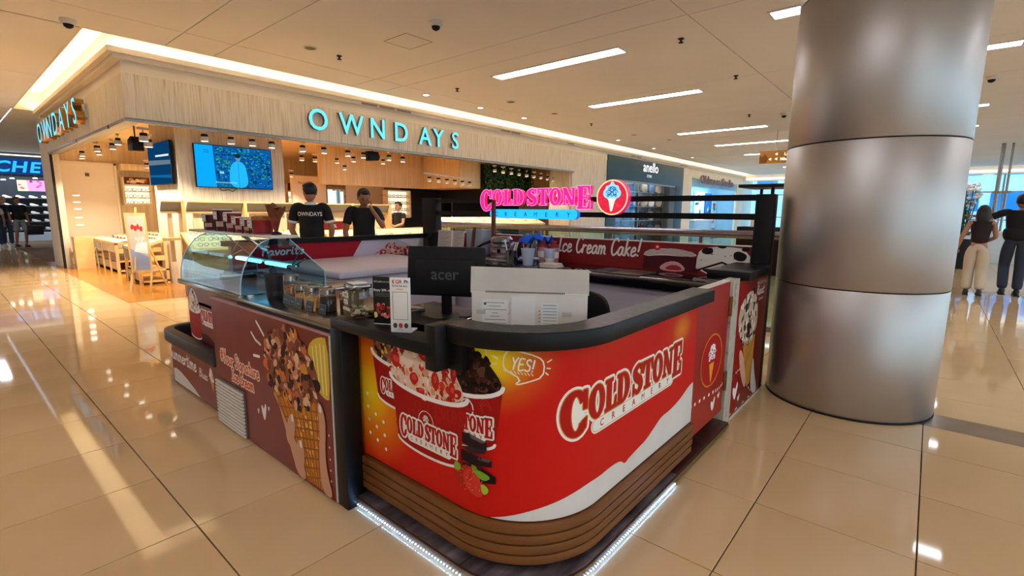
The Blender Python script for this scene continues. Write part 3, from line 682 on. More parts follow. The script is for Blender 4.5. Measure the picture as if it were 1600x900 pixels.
def shelf_unit(x0,x1,z0,z1,rows,label,y=15.78,n=3,poster=True,lab2=None):
    t=thing('eyewear_shelf',label,'shelf',((x0+x1)/2,y,z0)); b=MB(m_inwhite); b.box(x0,y-.02,z0,x1,y,z1)
    b.build('back_panel',t,world=True)
    for s in (x0,x1): bx('side_panel',m_inwood,(s-.02,y-.22,z0,s+.02,y,z1),t)
    hh=(z1-z0)*(.72 if poster else 1)/rows
    for r in range(rows+1): bx('shelf_board',m_inwhite,(x0,y-.2,z0+r*hh-.012,x1,y,z0+r*hh+.012),t)
    bx('shelf_light',emis('shelf_glow','ffe9bf',1.6),(x0+.02,y-.03,z0+.03,x1-.02,y-.022,z0+rows*hh-.03),t)
    for r in range(rows):
        for k in range(n): glasses(x0+(k+.5)*(x1-x0)/n,y-.14,z0+r*hh+.013,0,lab2 or 'eyeglasses on the '+label,'eyeglasses on wall shelves',1.7)
    if poster:
        pr=Print(lambda u,v,o:(u,y-.21-o,v)); za=z0+rows*hh+.03; pr.poly([(x0,za),(x1,za),(x1,z1),(x0,z1)],'5a3424',0)
        for k in range(10): pr.blob((rng.uniform(x0+.06,x1-.06),rng.uniform(za+.04,z1-.04)),rng.uniform(.03,.08),rng.uniform(.02,.05),rng.choice(('c98a5a','e8c8a8','8a5a3a','f0e0d0')),1)
        MB(m_inwood).box(x0,y-.21,za,x1,y-.02,z1).build('poster_box',t,world=True); pr.build('printed_poster',t)
shelf_unit(3.24,3.82,1.46,2.14,3,'lit glasses shelf on the back wall beside the white poster')
shelf_unit(4.05,4.32,1.46,1.96,3,'narrow lit glasses shelf seen under the angled screen',n=2,poster=False)
shelf_unit(7.30,7.85,1.3,2.18,3,'glasses shelf just left of the staff in the OWNDAYS shirt',n=3,y=15.6)
shelf_unit(8.3,9.3,1.3,2.18,3,'wide glasses shelf behind the head of the staff in the OWNDAYS shirt',n=4,y=15.6)
shelf_unit(8.86,9.7,1.15,1.95,4,'white shelf of packets left of the dark doorway',n=6,y=12.6,poster=False)
t=thing('blue_poster','small dark blue poster between two glasses shelves','poster',(8.05,15.6,1.5)); MB(mat('poster_blue','123a6a',.5)).box(7.92,15.55,1.5,8.2,15.58,2.05).build('sheet',t,world=True); MB(m_inwhite).box(7.9,15.58,1.48,8.22,15.6,2.1).build('board',t,world=True)
t=thing('wall_mirror','white framed mirror behind the staff with the phone','mirror',(7.2,13.55,1.2)); MB(mat('mirror','cfd4d2',.03,1.0)).box(7.62,13.57,1.25,8.2,13.58,2.05).build('glass',t,world=True); MB(mat('mirror_frame','6a6258',.5)).box(7.6,13.585,1.22,8.22,13.6,2.08).build('frame',t,world=True)
pr=Print(lambda u,v,o:(u,13.598-o,v)); pr.text('Reception',6.95,2.08,.09,'6a6258'); rs=pr.build('reception_lettering',None,world=False); tag(rs,'small word Reception lettered on the white shop wall','lettering')
t=thing('white_counter','white service counter beside the far staff member','counter',(7.4,11.1,0)); MB(m_inwhite).box(6.9,10.9,0,7.9,11.4,.95).build('body',t,world=True,bevel=.01); MB(m_inwood).box(6.85,10.85,.95,7.95,11.45,.99).build('top',t,world=True)
# ---- display tables
m_pale=mat('birch_frame','e0bd84',0.4,noise=(3,4),stretch=(1,6,1),col2='d2ab6e'); m_tray=mat('pale_felt_tray','f0dfb8',0.7,noise=(30,2),col2='e6d2a4'); m_panel=mat('grey_glass_panel','a69c8c',0.15)
def table(label,x0,x1,y0,y1,zf,zb,nb,axis):
    """low display with legs, side panels, shelf and a top sloping up away from its open edge"""
    t=thing('display_table',label,'display table',((x0+x1)/2,(y0+y1)/2,0)); L=.05
    zz=(lambda x,y: zf+(zb-zf)*((x-x0)/(x1-x0) if axis=='x' else (y-y0)/(y1-y0)))
    for x in (x0,x1-L):
        for y in (y0,y1-L): MB(m_pale).box(x,y,0,x+L,y+L,zz(x,y)-.02).build('leg',t,world=True)
    c=[(x0,y0),(x1,y0),(x1,y1),(x0,y1)]; MB(m_pale).add([(x,y,zz(x,y)-.05) for x,y in c]+[(x,y,zz(x,y)) for x,y in c],[(3,2,1,0),(4,5,6,7),(0,1,5,4),(1,2,6,5),(2,3,7,6),(3,0,4,7)]).build('top_frame',t,world=True)
    i=.05; c=[(x0+i,y0+i),(x1-i,y0+i),(x1-i,y1-i),(x0+i,y1-i)]
    MB(m_tray).add([(x,y,zz(x,y)-.01) for x,y in c]+[(x,y,zz(x,y)+.006) for x,y in c],[(3,2,1,0),(4,5,6,7),(0,1,5,4),(1,2,6,5),(2,3,7,6),(3,0,4,7)]).build('tray',t,world=True)
    for k in range(nb):
        ya=y0+L+(y1-y0-L)*k/nb; yb=y0+L+(y1-y0-L)*(k+1)/nb-.03
        bx('apron_panel',m_panel,(x0+.005,ya,zf-.22,x0+.02,yb,zf-.05),t); bx('side_panel',m_panel,(x0+.03,ya,.04,x0+.04,yb,.26),t)
        MB(m_pale).box(x0,yb,0,x0+.03,yb+.03,zf-.05).build('upright',t,world=True)
    bx('shelf_board',m_pale,(x0+.03,y0,.24,x1,y1,.27),t); bx('shelf_board',m_pale,(x0+.03,y0,.04,x1,y1,.07),t); bx('drawer_front',m_pale,(x0+.05,y0+.01,.43,x1-.05,y0+.03,.52),t)
    return zz
def fill(zz,xs_,ys_,rz,lab):
    for x in xs_:
        for y in ys_: glasses(x,y,zz(x,y)+.008,rz,lab,'eyeglasses on the display tables')
zt=table('long pale wood display table farthest back beside the side wall',2.42,4.0,12.85,15.4,.66,.80,4,'x'); fill(zt,(2.7,3.0,3.3,3.6),(13.1,13.4,13.7,14.0,14.4),PI/2,'eyeglasses on the long display table by the white poster')
zt=table('small pale wood display table behind the leaning sign',2.30,2.76,10.65,11.6,.67,.84,2,'x'); fill(zt,(2.42,2.62),(10.8,11.0,11.2,11.4),PI/2,'eyeglasses on the small table behind the leaning sign')
zt=table('bright sloping display table seen above the glass ice cream case',2.56,4.75,8.62,9.12,.72,.99,2,'y')
fill(zt,(2.75,2.95,3.15,3.4,3.6,3.85,4.1,4.4,4.6),(8.72,8.87,9.02),0,'eyeglasses on the sloping table above the ice cream case')
zt=table('pale display table in front of the two near staff members',5.0,7.8,8.7,9.2,.72,.97,3,'y'); fill(zt,(5.3,5.6,6.0,6.4,6.9,7.4),(8.9,9.15),0,'eyeglasses on the table beside the near staff')
zt=table('long lit display table seen under the pink sign',8.3,12.3,9.1,9.6,1.0,1.2,4,'y'); fill(zt,(8.6,9.1,9.7,10.3,10.9,11.5,12.0),(9.25,9.45),0,'eyeglasses on the long table under the pink sign')
# ---- grey header boards on the island shelf
hb=thing('island_shelf','grey and wood island shelf with slanted grey headers under the large screen','shelf unit',(4.5,9.4,0))
m_grey=mat('grey_header','8b8678',0.5,noise=(2,2),col2='938e80')
HX=[(2.40,2.66),(2.76,3.62),(3.67,4.50),(4.60,5.75),(5.80,6.7)]
for a,b in HX:
    MB(m_grey).add([(a,9.42,1.32),(b,9.42,1.32),(b,9.32,1.47),(a,9.32,1.47),(a,9.46,1.32),(b,9.46,1.32),(b,9.36,1.47),(a,9.36,1.47)],[(0,1,2,3),(7,6,5,4),(0,4,5,1),(1,5,6,2),(2,6,7,3),(3,7,4,0)]).build('header_board',hb,world=True)
    bx('wood_edge',m_pale,(a,9.40,1.29,b,9.46,1.32),hb); bx('wood_edge',m_pale,(a,9.30,1.47,b,9.38,1.49),hb)
    MB(m_inwood).box(a+.1,9.45,.5,b-.1,9.50,1.30).build('back_board',hb,world=True); bx('shelf_board',m_pale,(a,9.25,.86,b,9.48,.9),hb)
for a,b in HX: bx('upright',m_pale,(b+.0,9.3,0,b+.05,9.5,1.5),hb)
t=thing('sale_sign','small red sign reading 25% between the two near staff','sign',(4.9,8.72,.98)); MB(mat('sale_red','b01c1c',.5)).box(4.62,8.68,.99,5.2,8.71,1.15).build('board',t,world=True); pr=Print(lambda u,v,o:(u,8.68-o,v)); pr.text('25%',4.95,1.03,.09,'f4ece0',1,bold=.02); pr.build('lettering',t)
t=thing('sale_sign_stand','thin stem holding the small red sale sign','stand',(4.9,8.7,.0)); MB(m_pale).box(4.88,8.69,0,4.92,8.73,.99).build('stem',t,world=True); MB(m_pale).box(4.8,8.6,0,5.0,8.82,.02).build('foot',t,world=True)
# ---- easel sign
es=thing('easel_sign','wooden easel holding a tall narrow framed poster beside the display tables','easel',(2.30,10.15,0),0)
def ez(u,v,o): return (2.10+.42*u-.0*v-o*.3, 10.05-.25*u+.30*v*.42-o, .32+v*.95)
MB(m_pale).prism([(-.06,-.02),(.56,-.02),(.56,1.02),(-.06,1.02)],lambda u,v,q:ez(u,v,-q),0,.03).build('frame',es,world=True)
pr=Print(ez); pr.poly([(0,.03),(.5,.03),(.5,.97),(0,.97)],'c9bfb4',0); pr.poly([(0,.03),(.5,.03),(.5,.25),(0,.4)],'8f9fc8',1); pr.poly([(.1,.35),(.5,.3),(.5,.52),(.2,.5)],'dfe6f2',2); 
for k in range(4): pr.blob((.14+.08*k,.78-.03*(k%2)),.05,.05,'c23a34',2)
for k in range(5): pr.blob((.2+.05*k,.58-.04*(k%2)),.03,.025,'f6f2ec',2)
pr.build('printed_poster',es)
for a,b in (((2.10,10.10,.36),(2.02,10.00,0)),((2.33,9.95,.36),(2.26,9.84,0)),((2.24,10.22,1.25),(2.62,10.34,0)),((2.25,10.2,1.38),(2.12,10.03,.34))): MB(m_pale).bar(a,b,.025,.025).build('leg',es,world=True)
# ---- mirror with round bulbs by the pillar
t=thing('bulb_panel','tan panel with a column of round lamps beside the pillar','lamp panel',(2.3,14.6,0)); MB(mat('tan_panel','c9a468',.5)).box(2.02,14.55,.75,2.35,14.6,1.75).build('panel',t,world=True)
for z in (1.63,1.48,1.33,1.14,.98): MB(m_down).lathe([(.0005,0),(.055,0),(.06,.012)],n=12).build('bulb',t).location=(2.16-2.3,-.06,z); t.children[-1].rotation_euler=(PI/2,0,0)
MB(m_pale).box(2.02,14.5,0,2.35,14.8,.72).build('stand',t,world=True)
# ================================================================== KIOSK
m_red=mat('print_red','a81812',0.34,noise=(2.5,3),col2='98130e'); m_maroon=mat('print_maroon','7d1d18',0.34,noise=(3,4),col2='6e1712')
m_top=mat('worn_black_laminate','0b0b0b',0.42,noise=(9,5),col2='121111',spec=.3); m_tex=mat('scuffed_counter_top','3a3632',0.38,noise=(45,4),ramp=[(.42,'121110'),(.56,'24211f'),(.72,'46413a')])
m_slat=mat('brown_painted_slat','7a4a20',0.45,noise=(5,3),col2='6f421b',stretch=(1,1,6))
m_plank=mat('grey_vinyl_plank','4b3c3c',0.4,noise=(5,6),ramp=[(.3,'2c2224'),(.5,'4f4244'),(.68,'6c6064')],stretch=(1,4,1))
m_plankr=mat('dark_red_vinyl_plank','2e1310',0.35,noise=(6,5),col2='421d17',stretch=(4,1,1))
m_gold=mat('brass_edge','8a6a38',0.4,0.6,noise=(10,2),col2='7a5c30')
m_steel=mat('brushed_steel','8f8a84',0.22,1.0,noise=(4,3),col2='a39d96',stretch=(1,30,1))
m_ledb=emis('led_bead','86b8ff',60.0)
WX,WY,WR,YS=1.20,.89,.37,1.95; S1=YS-(WY+WR); S2=S1+WR*PI/2; SE=S2+(2.56-(WX+WR))
def wall(s,z,off=0.0):
    if s<S1: return (WX-off,YS-s,z)
    if s<S2:
        a=(s-S1)/WR; return (WX+WR-(WR+off)*math.cos(a),WY+WR-(WR+off)*math.sin(a),z)
    return (WX+WR+(s-S2),WY-off,z)
CUTS=[S1+WR*PI/2*k/18 for k in range(19)]
def sweep(mb,sec,s0,s1,closed=True):
    ss=[s0]+[c for c in CUTS if s0<c<s1]+[s1]; n=len(sec)
    vs=[wall(s,z,o) for s in ss for o,z in sec]; fs=[]
    for i in range(len(ss)-1):
        for k in range(n if closed else n-1): fs.append((i*n+k,i*n+(k+1)%n,(i+1)*n+(k+1)%n,(i+1)*n+k))
    if closed: fs+=[tuple(range(n-1,-1,-1)),tuple((len(ss)-1)*n+k for k in range(n))]
    return mb.add(vs,fs)
def rect(o0,o1,z0,z1): return [(o0,z0),(o1,z0),(o1,z1),(o0,z1)]
# wall print: red with printed warm glows
def glow_red():
    m=bpy.data.materials.new('printed_red_wrap'); m.use_nodes=True; nt=m.node_tree; N=nt.nodes; L=nt.links; b=N['Principled BSDF']; b.inputs['Roughness'].default_value=.5; b.inputs['Specular IOR Level'].default_value=.18
    geo=N.new('ShaderNodeTexCoord'); nz=N.new('ShaderNodeTexNoise'); nz.inputs['Scale'].default_value=1.7; L.new(geo.outputs['Object'],nz.inputs['Vector'])
    r=N.new('ShaderNodeValToRGB'); r.color_ramp.elements[0].color=lin('c6120a')+(1,); r.color_ramp.elements[1].color=lin('d41c0e')+(1,); L.new(nz.outputs['Fac'],r.inputs['Fac']); cur=r.outputs['Color']
    for (s,z,rad,sq,cols) in ((.10,.56,.36,1.0,(('f2d21c',0),('ec8a14',.42))),(.80,.86,.30,1.25,(('f5d81e',.15),('e2741a',.62))),(2.06,.80,.26,1.6,(('e8861e',0),('c8380f',.5))),(1.35,.95,.42,2.2,(('d63a10',0),('cc2a0e',.5)))):
        c=Vector(wall(s,z)); sub=N.new('ShaderNodeVectorMath'); sub.operation='SUBTRACT'; sub.inputs[1].default_value=c-KL; L.new(geo.outputs['Object'],sub.inputs[0])
        mu=N.new('ShaderNodeVectorMath'); mu.operation='MULTIPLY'; mu.inputs[1].default_value=(1/rad,1/rad,sq/rad); L.new(sub.outputs[0],mu.inputs[0])
        le=N.new('ShaderNodeVectorMath'); le.operation='LENGTH'; L.new(mu.outputs[0],le.inputs[0])
        cr=N.new('ShaderNodeValToRGB'); e=cr.color_ramp.elements; e[0].position=cols[0][1]; e[0].color=lin(cols[0][0])+(1,); e[1].position=cols[1][1]; e[1].color=lin(cols[1][0])+(1,); L.new(le.outputs['Value'],cr.inputs['Fac'])
        fa=N.new('ShaderNodeMapRange'); fa.inputs[1].default_value=.25; fa.inputs[2].default_value=1.0; fa.inputs[3].default_value=1; fa.inputs[4].default_value=0; fa.interpolation_type='SMOOTHSTEP'; L.new(le.outputs['Value'],fa.inputs[0])
        mx=N.new('ShaderNodeMixRGB'); L.new(fa.outputs[0],mx.inputs[0]); L.new(cur,mx.inputs[1]); L.new(cr.outputs['Color'],mx.inputs[2]); cur=mx.outputs[0]
    L.new(cur,b.inputs['Base Color']); return m
KL=Vector((1.2,.89,0.05))
# ---- platform
pf=thing('kiosk_platform','low dark platform under the kiosk with a glowing strip along its edge','platform',(2.6,2.9,0))
PX,PY,PRr=1.145,.855,.36
def plat_outline(o=0):
    pts=[(PX-o,3.42)]+[(PX+PRr-(PRr+o)*math.cos(PI/2*k/10),PY+PRr-(PRr+o)*math.sin(PI/2*k/10)) for k in range(11)]+[(3.15,PY-o)]
    return pts
out=plat_outline(); poly=out+[(3.15,PY),(3.15,1.3),(4.05,1.3),(4.05,4.66),(2.06,4.66),(2.06,3.42)]
MB(m_plankr).prism(poly,lambda u,v,t:(u,v,t),0.016,.046).build('base',pf,world=True)
e=MB(m_gold); 
for a,b in zip(out,out[1:]): e.bar((a[0],a[1],.030),(b[0],b[1],.030),.006,.022)
e.build('edge_trim',pf,world=True)
lb=MB(m_ledb)
tot=[]; 
for a,b in zip(out[0:],out[1:]):
    l=math.hypot(b[0]-a[0],b[1]-a[1]); tot.append((a,b,l))
pos=0.0; nxt=0.0
for a,b,l in tot:
    while nxt<pos+l:
        f=(nxt-pos)/l; x=a[0]+(b[0]-a[0])*f+(b[1]-a[1])/l*.005; y=a[1]+(b[1]-a[1])*f-(b[0]-a[0])/l*.005
        if y<1.9 and x<2.3: lb.box(x-.0016,y-.0016,.0125,x+.0016,y+.0016,.0158)
        nxt+=.0175
    pos+=l
o=lb.build('led_beads',pf,world=True); o['kind']='stuff'
for y0,y1 in ((1.98,1.55),(1.55,1.222)): bx('plank',m_plank,(PX+.003,y1+.001,.046,1.40,y0-.001,.052),pf,bevel=.001)
MB(m_plank).prism([(PX+PRr-(PRr-.003)*math.cos(PI/2*k/10),PY+PRr-(PRr-.003)*math.sin(PI/2*k/10)) for k in range(11)]+[(1.505,1.2),(1.40,1.22)],lambda u,v,t:(u,v,t),.046,.052).build('plank',pf,world=True)
for x0,x1,m in ((1.507,1.68,m_plank),(1.68,1.93,m_plank),(1.93,2.32,m_plank),(2.32,2.78,m_plankr),(2.78,3.148,m_plankr)): bx('plank',m,(x0+.001,PY+.003,.046,x1-.001,1.20,.052),pf,bevel=.001)
# ---- curved counter
kc=thing('curved_counter','curved red service counter with printed cups, brown slats and a black top','counter',KL)
KL=Vector(kc.location)
sweep(MB(glow_red()),rect(-.03,0,.245,.90),0,SE).build('wrap_panel',kc,world=True,smooth=30)
sweep(MB(m_dark),rect(-.05,-.012,.052,.26),0,SE).build('plinth',kc,world=True,smooth=30)
for k in range(4):
    z0=.084+k*.0408; sweep(MB(m_slat),rect(-.010,.022,z0,z0+.0335),.0,SE-.01*(3-k)*.6).build('slat',kc,world=True,bevel=.0018)
sweep(MB(m_dark),rect(-.075,-.03,.052,.90),0,SE).build('inner_panel',kc,world=True,smooth=30)
tp=sweep(MB(m_top),rect(-.072,.05,.902,.966),.62,SE+.10).build('counter_top',kc,world=True,bevel=.005)
sweep(MB(m_tex),rect(-.066,.044,.966,.9675),.63,SE+.09).build('top_surface',kc,world=True)
MB(m_top).box(1.095,1.30,.852,1.40,1.985,.90).build('side_ledge',kc,world=True,bevel=.005)
MB(m_top).box(1.10,1.285,.80,1.26,1.345,.968).build('step_board',kc,world=True,bevel=.004)
MB(m_top).box(1.165,1.22,.80,1.20,1.285,.902).build('step_block',kc,world=True)
MB(m_top).box(1.095,1.905,0.0,1.185,1.99,.853).build('post',kc,world=True,bevel=.004)
MB(m_black).box(1.185,1.952,.05,1.24,1.985,.852).build('side_cheek',kc,world=True)
pr=Print(wall,CUTS)
def in_print(cup,name): 
    o=pr.build(name,kc); return o
def cup_art(pr,c,hw,zr,zb,hb,layer,body='a01410',dip=.05,rimw=.016,mound=None):
    n=14; rim=[(c+hw*math.cos(PI+PI*k/n),zr+dip*math.sin(PI+PI*k/n)) for k in range(n+1)]; bot=[(c+hb*math.cos(PI*2-PI*k/n),zb+dip*.7*math.sin(2*PI-PI*k/n)) for k in range(n+1)]
    pr.poly(rim+bot,body,layer); pr.stroke(bot[::-1],.011,'f3ece2',layer+.2); pr.stroke(rim,rimw,'f5efe6',layer+1.2)
    for k in range(14):
        t=rng.uniform(-.8,.8); z=rng.uniform(zb+.04,zr-.05); pr.stroke([(c+hw*t+.02*math.cos(a),z+.02*math.sin(a)) for a in (0,1,2,3,4)],.004,'b3261c',layer+.1,caps=False)
def mound(pr,pts,base,cols,n,layer,rmin,rmax,inside):
    pr.poly(chaikin(pts,1),base,layer); k=0
    xs_=[p[0] for p in pts]; zs_=[p[1] for p in pts]
    while k<n:
        p=(rng.uniform(min(xs_),max(xs_)),rng.uniform(min(zs_),max(zs_)))
        if inside(p,pts):
            r=rng.uniform(rmin,rmax); pr.blob(p,r,r*rng.uniform(.5,1),rng.choice(cols),layer+.15+.35*k/n,jag=.35,rot=rng.uniform(0,3),smooth=1,n=7); k+=1
def inside(p,pts):
    c=False; n=len(pts)
    for i in range(n):
        a=pts[i]; b=pts[(i+1)%n]
        if (a[1]>p[1])!=(b[1]>p[1]) and p[0]<(b[0]-a[0])*(p[1]-a[1])/(b[1]-a[1])+a[0]: c=not c
    return c
# dots
for s,z in ((.075,.546),(.078,.485),(.135,.463),(.192,.442),(.083,.425),(.14,.405),(.198,.382),(.088,.362),(.143,.342),(.205,.318)): pr=Print(wall,CUTS); pr.disc((s,z),.0085,.0085,'f2e6dc',0,12); pr.build('printed_dot',kc)
pr=Print(wall,CUTS)     # left cup behind
cup_art(pr,.315,.19,.765,.565,.155,0); draw_logo(pr,.185,.60,.25,.05,2,gold=False)
mound(pr,[(.13,.79),(.16,.845),(.34,.845),(.40,.80),(.36,.72),(.25,.715),(.17,.735)],'8a5a48',('3a1c14','c9a08a','e8b42a','5a2c20','d8b8a4','2a120c','b06a50'),60,1,.008,.022,inside)
pr.stroke([(.315+.19*math.cos(PI+PI*k/14),.765+.05*math.sin(PI+PI*k/14)) for k in range(15)],.016,'f5efe6',2.6); pr.build('printed_cup',kc)
pr=Print(wall,CUTS,base=.0026)     # right cup with dark chocolate
cup_art(pr,.672,.195,.752,.535,.165,0); draw_logo(pr,.545,.572,.285,.058,2,gold=False); pr.stroke([(.72+.03*math.cos(a*.5),.655+.035*math.sin(a*.5)) for a in range(13)],.005,'f0e4d8',2)
mound(pr,[(.50,.74),(.56,.86),(.67,.898),(.72,.898),(.76,.875),(.803,.847),(.828,.819),(.86,.775),(.862,.745),(.78,.715),(.68,.705),(.58,.71)],'24100c',('1a0a08','34180f','2c130d','4a281c','120606','3a2018','5a382a'),110,1,.008,.022,inside)
pr.stroke([(.672+.195*math.cos(PI+PI*k/14),.752+.05*math.sin(PI+PI*k/14)) for k in range(15)],.016,'f5efe6',2.6); pr.build('printed_cup',kc)
pr=Print(wall,CUTS,base=.0048)     # front cup with strawberries
cup_art(pr,.495,.232,.686,.42,.188,0,body='a8130f'); cone_badge(pr,(.49,.532),.045,1,ring='f0e0d0',back='a8130f',swirlc='f6efe6',cone='e08a2a'); draw_logo(pr,.325,.455,.345,.068,2,gold=False)
mound(pr,[(.265,.70),(.275,.75),(.30,.80),(.36,.835),(.46,.845),(.55,.835),(.62,.845),(.655,.80),(.67,.76),(.70,.72),(.71,.68),(.62,.645),(.50,.635),(.38,.645),(.30,.67)],'ecc9ae',('f4e0cc','e8b48e','f0d4ba','c8281c','d83a28','b41a14','f6e8da','e0a070','e6c0a4','c43426'),150,1,.008,.024,inside)
for c,rx,rz in (((.30,.755),.035,.032),((.42,.70),.03,.028),((.55,.72),.022,.04),((.60,.79),.03,.022),((.655,.77),.018,.035),((.645,.70),.02,.03),((.49,.80),.03,.018),((.46,.655),.03,.016)):
    pr.blob(c,rx,rz,'c4201a',1.7,jag=.2); pr.blob((c[0]+.004,c[1]+.006),rx*.5,rz*.45,'dc4a3c',1.85,jag=.3)
pr.blob((.385,.77),.04,.035,'f2d8c4',1.9,jag=.15); pr.blob((.385,.765),.022,.02,'e6a898',2.0,jag=.3)
pr.stroke([(.495+.232*math.cos(PI+PI*k/14),.686+.05*math.sin(PI+PI*k/14)) for k in range(15)],.018,'f8f2ea',2.6); pr.build('printed_cup',kc)
pr=Print(wall,CUTS,base=.0072)     # chocolate pieces and strawberries
for q,c in (([(.700,.557),(.735,.562),(.805,.543),(.808,.510),(.737,.508),(.70,.520)],'2b1a1c'),([(.735,.562),(.805,.543),(.79,.535),(.74,.545)],'6a5454'),([(.695,.50),(.737,.512),(.806,.512),(.80,.495),(.74,.485)],'382628'),([(.697,.49),(.776,.48),(.826,.477),(.827,.448),(.748,.442),(.696,.446)],'241416'),([(.776,.48),(.826,.477),(.815,.465),(.77,.468)],'5e4a4c'),([(.785,.44),(.842,.413),(.842,.386),(.79,.38),(.74,.40)],'1c0f10'),([(.70,.44),(.785,.44),(.74,.40),(.70,.41)],'2e1c1e')): pr.poly(q,c,0)
pr.poly(chaikin([(.654,.387),(.684,.415),(.728,.439),(.75,.41),(.73,.37),(.70,.334),(.671,.352)]),'b02a18',1); pr.poly(chaikin([(.70,.40),(.745,.44),(.772,.425),(.78,.39),(.797,.347),(.785,.318),(.747,.322),(.712,.35)]),'d2382a',1.2)
for k in range(34):
    x=rng.uniform(.675,.79); z=rng.uniform(.33,.425); pr.disc((x,z),.0016,.002,'f0b060',1.5,6)
for q,c in (([(.74,.43),(.781,.428),(.828,.41),(.80,.388),(.77,.40)],'7ea62a'),([(.786,.383),(.82,.362),(.803,.333),(.785,.345)],'a6c038'),([(.655,.42),(.672,.435),(.70,.415),(.68,.395),(.655,.395)],'8aa83a'),([(.74,.44),(.76,.445),(.772,.428),(.755,.42)],'6c8f24')): pr.poly(chaikin(q,2),c,1.8)
pr.build('printed_strawberries',kc)
pr=Print(wall,CUTS)     # speech bubble
bub=chaikin([(.872,.905),(.90,.918),(.99,.893),(1.012,.868),(1.006,.818),(.958,.802),(.907,.788),(.93,.812),(.878,.84),(.864,.856)],1); bub=[(a,b-.022) for a,b in bub]
pr.stroke(bub,.0055,'f6e6c4',0,closed=True)
ins=[(a*.78+.945*.22,b*.74+.845*.26) for a,b in bub[:len(bub)*2//3]]
pr.script('YES!',.893,.825,.042,.0058,'faf0dc',1,sx=1.0,rise=-.14)
for k in range(9): x=.868+.012*k; pr.stroke([(x,.838-.11*(x-.868)-.016),(x+.008,.826-.11*(x-.868)-.014)],.003,'f6e6c4',1,caps=False)
for a,b in (((.845,.86),(.828,.868)),((.842,.84),(.826,.838)),((1.022,.85),(1.036,.858)),((1.02,.828),(1.032,.826)),((1.016,.812),(1.024,.804)),((.80,.895),(.803,.865)),((.806,.85),(.807,.84))): pr.stroke([a,b],.005,'f6e6c4',0)
pr.build('printed_speech_bubble',kc)
pr=Print(wall,CUTS); draw_logo(pr,1.075,.602,1.0,.125,0); pr.build('printed_logo',kc)
pr=Print(wall,CUTS); sn=[(.82,.2475),(.88,.262),(.97,.288),(1.06,.312),(1.2,.345),(1.30,.346),(1.38,.347),(1.44,.342),(1.47,.332),(1.50,.314),(1.54,.322),(1.62,.334),(1.70,.345),(1.78,.372),(1.86,.40),(1.95,.405),(2.05,.418),(2.12,.435),(SE-.06,.462),(SE,.47)]
pr.poly([(.82,.2465)]+catmull(sn,3)+[(SE,.2465)],mat('print_snow','d9d5cc',.4,noise=(4,4),col2='e4e0d8'),0); pr.build('printed_snow_band',kc)
# ---- gate and right end
gt=thing('swing_gate','narrow red kiosk gate with a round ice cream emblem','gate',(2.85,.9,.12))
fg=lambda u,z,o:(u,.90-o,z)
bx('gate_leaf',m_red,(2.572,.90,.125,3.125,.94,.955),gt); bx('gate_edge',mat('white_edge_band','d8d0c2',.5),(2.575,.905,.955,3.125,.945,.962),gt)
pr=Print(fg); cone_badge(pr,(2.875,.515),.155,0,aspect=1.15,swirlc='ffffff',back='b5150f',ring='d87a22'); pr.build('printed_emblem',gt)
def dashes(pr,pts,wd,col):
    p=catmull(pts,8)
    for i in range(0,len(p)-1,3): pr.stroke(p[i:i+2],wd,col,0,caps=False)
def heart(pr,c,s,col,layer=0,sq=1.0):
    pr.poly(chaikin([(c[0],c[1]-s),(c[0]-s*.55*sq,c[1]-.1*s),(c[0]-s*.6*sq,c[1]+.5*s),(c[0]-s*.25*sq,c[1]+.55*s),(c[0]-.0,c[1]+.12*s),(c[0]+s*.3*sq,c[1]+.9*s),(c[0]+s*.62*sq,c[1]+.7*s),(c[0]+s*.4*sq,c[1]-.2*s)],2),col,layer)
pr=Print(fg); dashes(pr,[(2.58,.315),(2.75,.31),(2.95,.30),(3.05,.295),(3.12,.31)],.018,'f4ece4'); heart(pr,(2.95,.22),.05,'f4ece4',sq=1.3); heart(pr,(3.05,.25),.025,'f4ece4',sq=1.3); pr.build('printed_trail',gt)
for z in (.80,.32): MB(m_gold).box(3.122,.888,z-.06,3.165,.900,z+.06).build('hinge',gt,world=True,bevel=.002); MB(m_gold).cyl((3.135,.886,z-.06),(3.135,.886,z+.06),.006,n=8).build('hinge_pin',gt,world=True)
ep=thing('end_panel','red end panel printed with an ice cream cone beside the column','panel',(3.7,.9,0))
bx('jamb',mat('chipped_white_jamb','b9ae9c',.6,noise=(14,3),ramp=[(.30,'8e8474'),(.40,'b9ae9c'),(.7,'c4baa9')]),(3.17,.895,0,3.30,.96,.958),ep); bx('panel_board',m_maroon,(3.30,.90,.0,4.05,.96,.93),ep); bx('white_foot',mat('white_edge_band'),(3.30,.893,.0,4.05,.90,.012),ep)
bx('black_cheek',m_black,(3.98,.965,0,4.055,1.03,.93),ep)
bx('black_top',m_top,(3.40,.862,.93,3.93,1.14,.988),ep,bevel=.005); MB(m_top).prism([(3.93,.862),(3.98,.885),(4.058,.90),(4.058,1.14),(3.93,1.14)],lambda u,v,t:(u,v,t),.93,.988).build('black_top',ep,world=True)
pr=Print(fg); pr.poly([(3.305,.02),(3.305,.925),(3.45,.925),(3.62,.80),(3.62,.45),(3.50,.25),(3.42,.02)],'96160f',0)
tall=[(3.36,.72),(3.42,.79),(3.55,.84),(3.68,.835),(3.79,.76),(3.83,.64),(3.82,.55),(3.74,.48),(3.60,.45),(3.46,.50),(3.39,.58),(3.35,.66)]
mound(pr,tall,'cdb49c',('3a241c','dcc8b4','221410','f0e2d2','6a4a38','c4a488','e8d8c6','1a0e0a'),120,1,.012,.034,inside)
pr.poly([(3.50,.50),(3.80,.50),(3.79,.30),(3.75,.14),(3.68,.14),(3.58,.30)],'d59a44',.8)
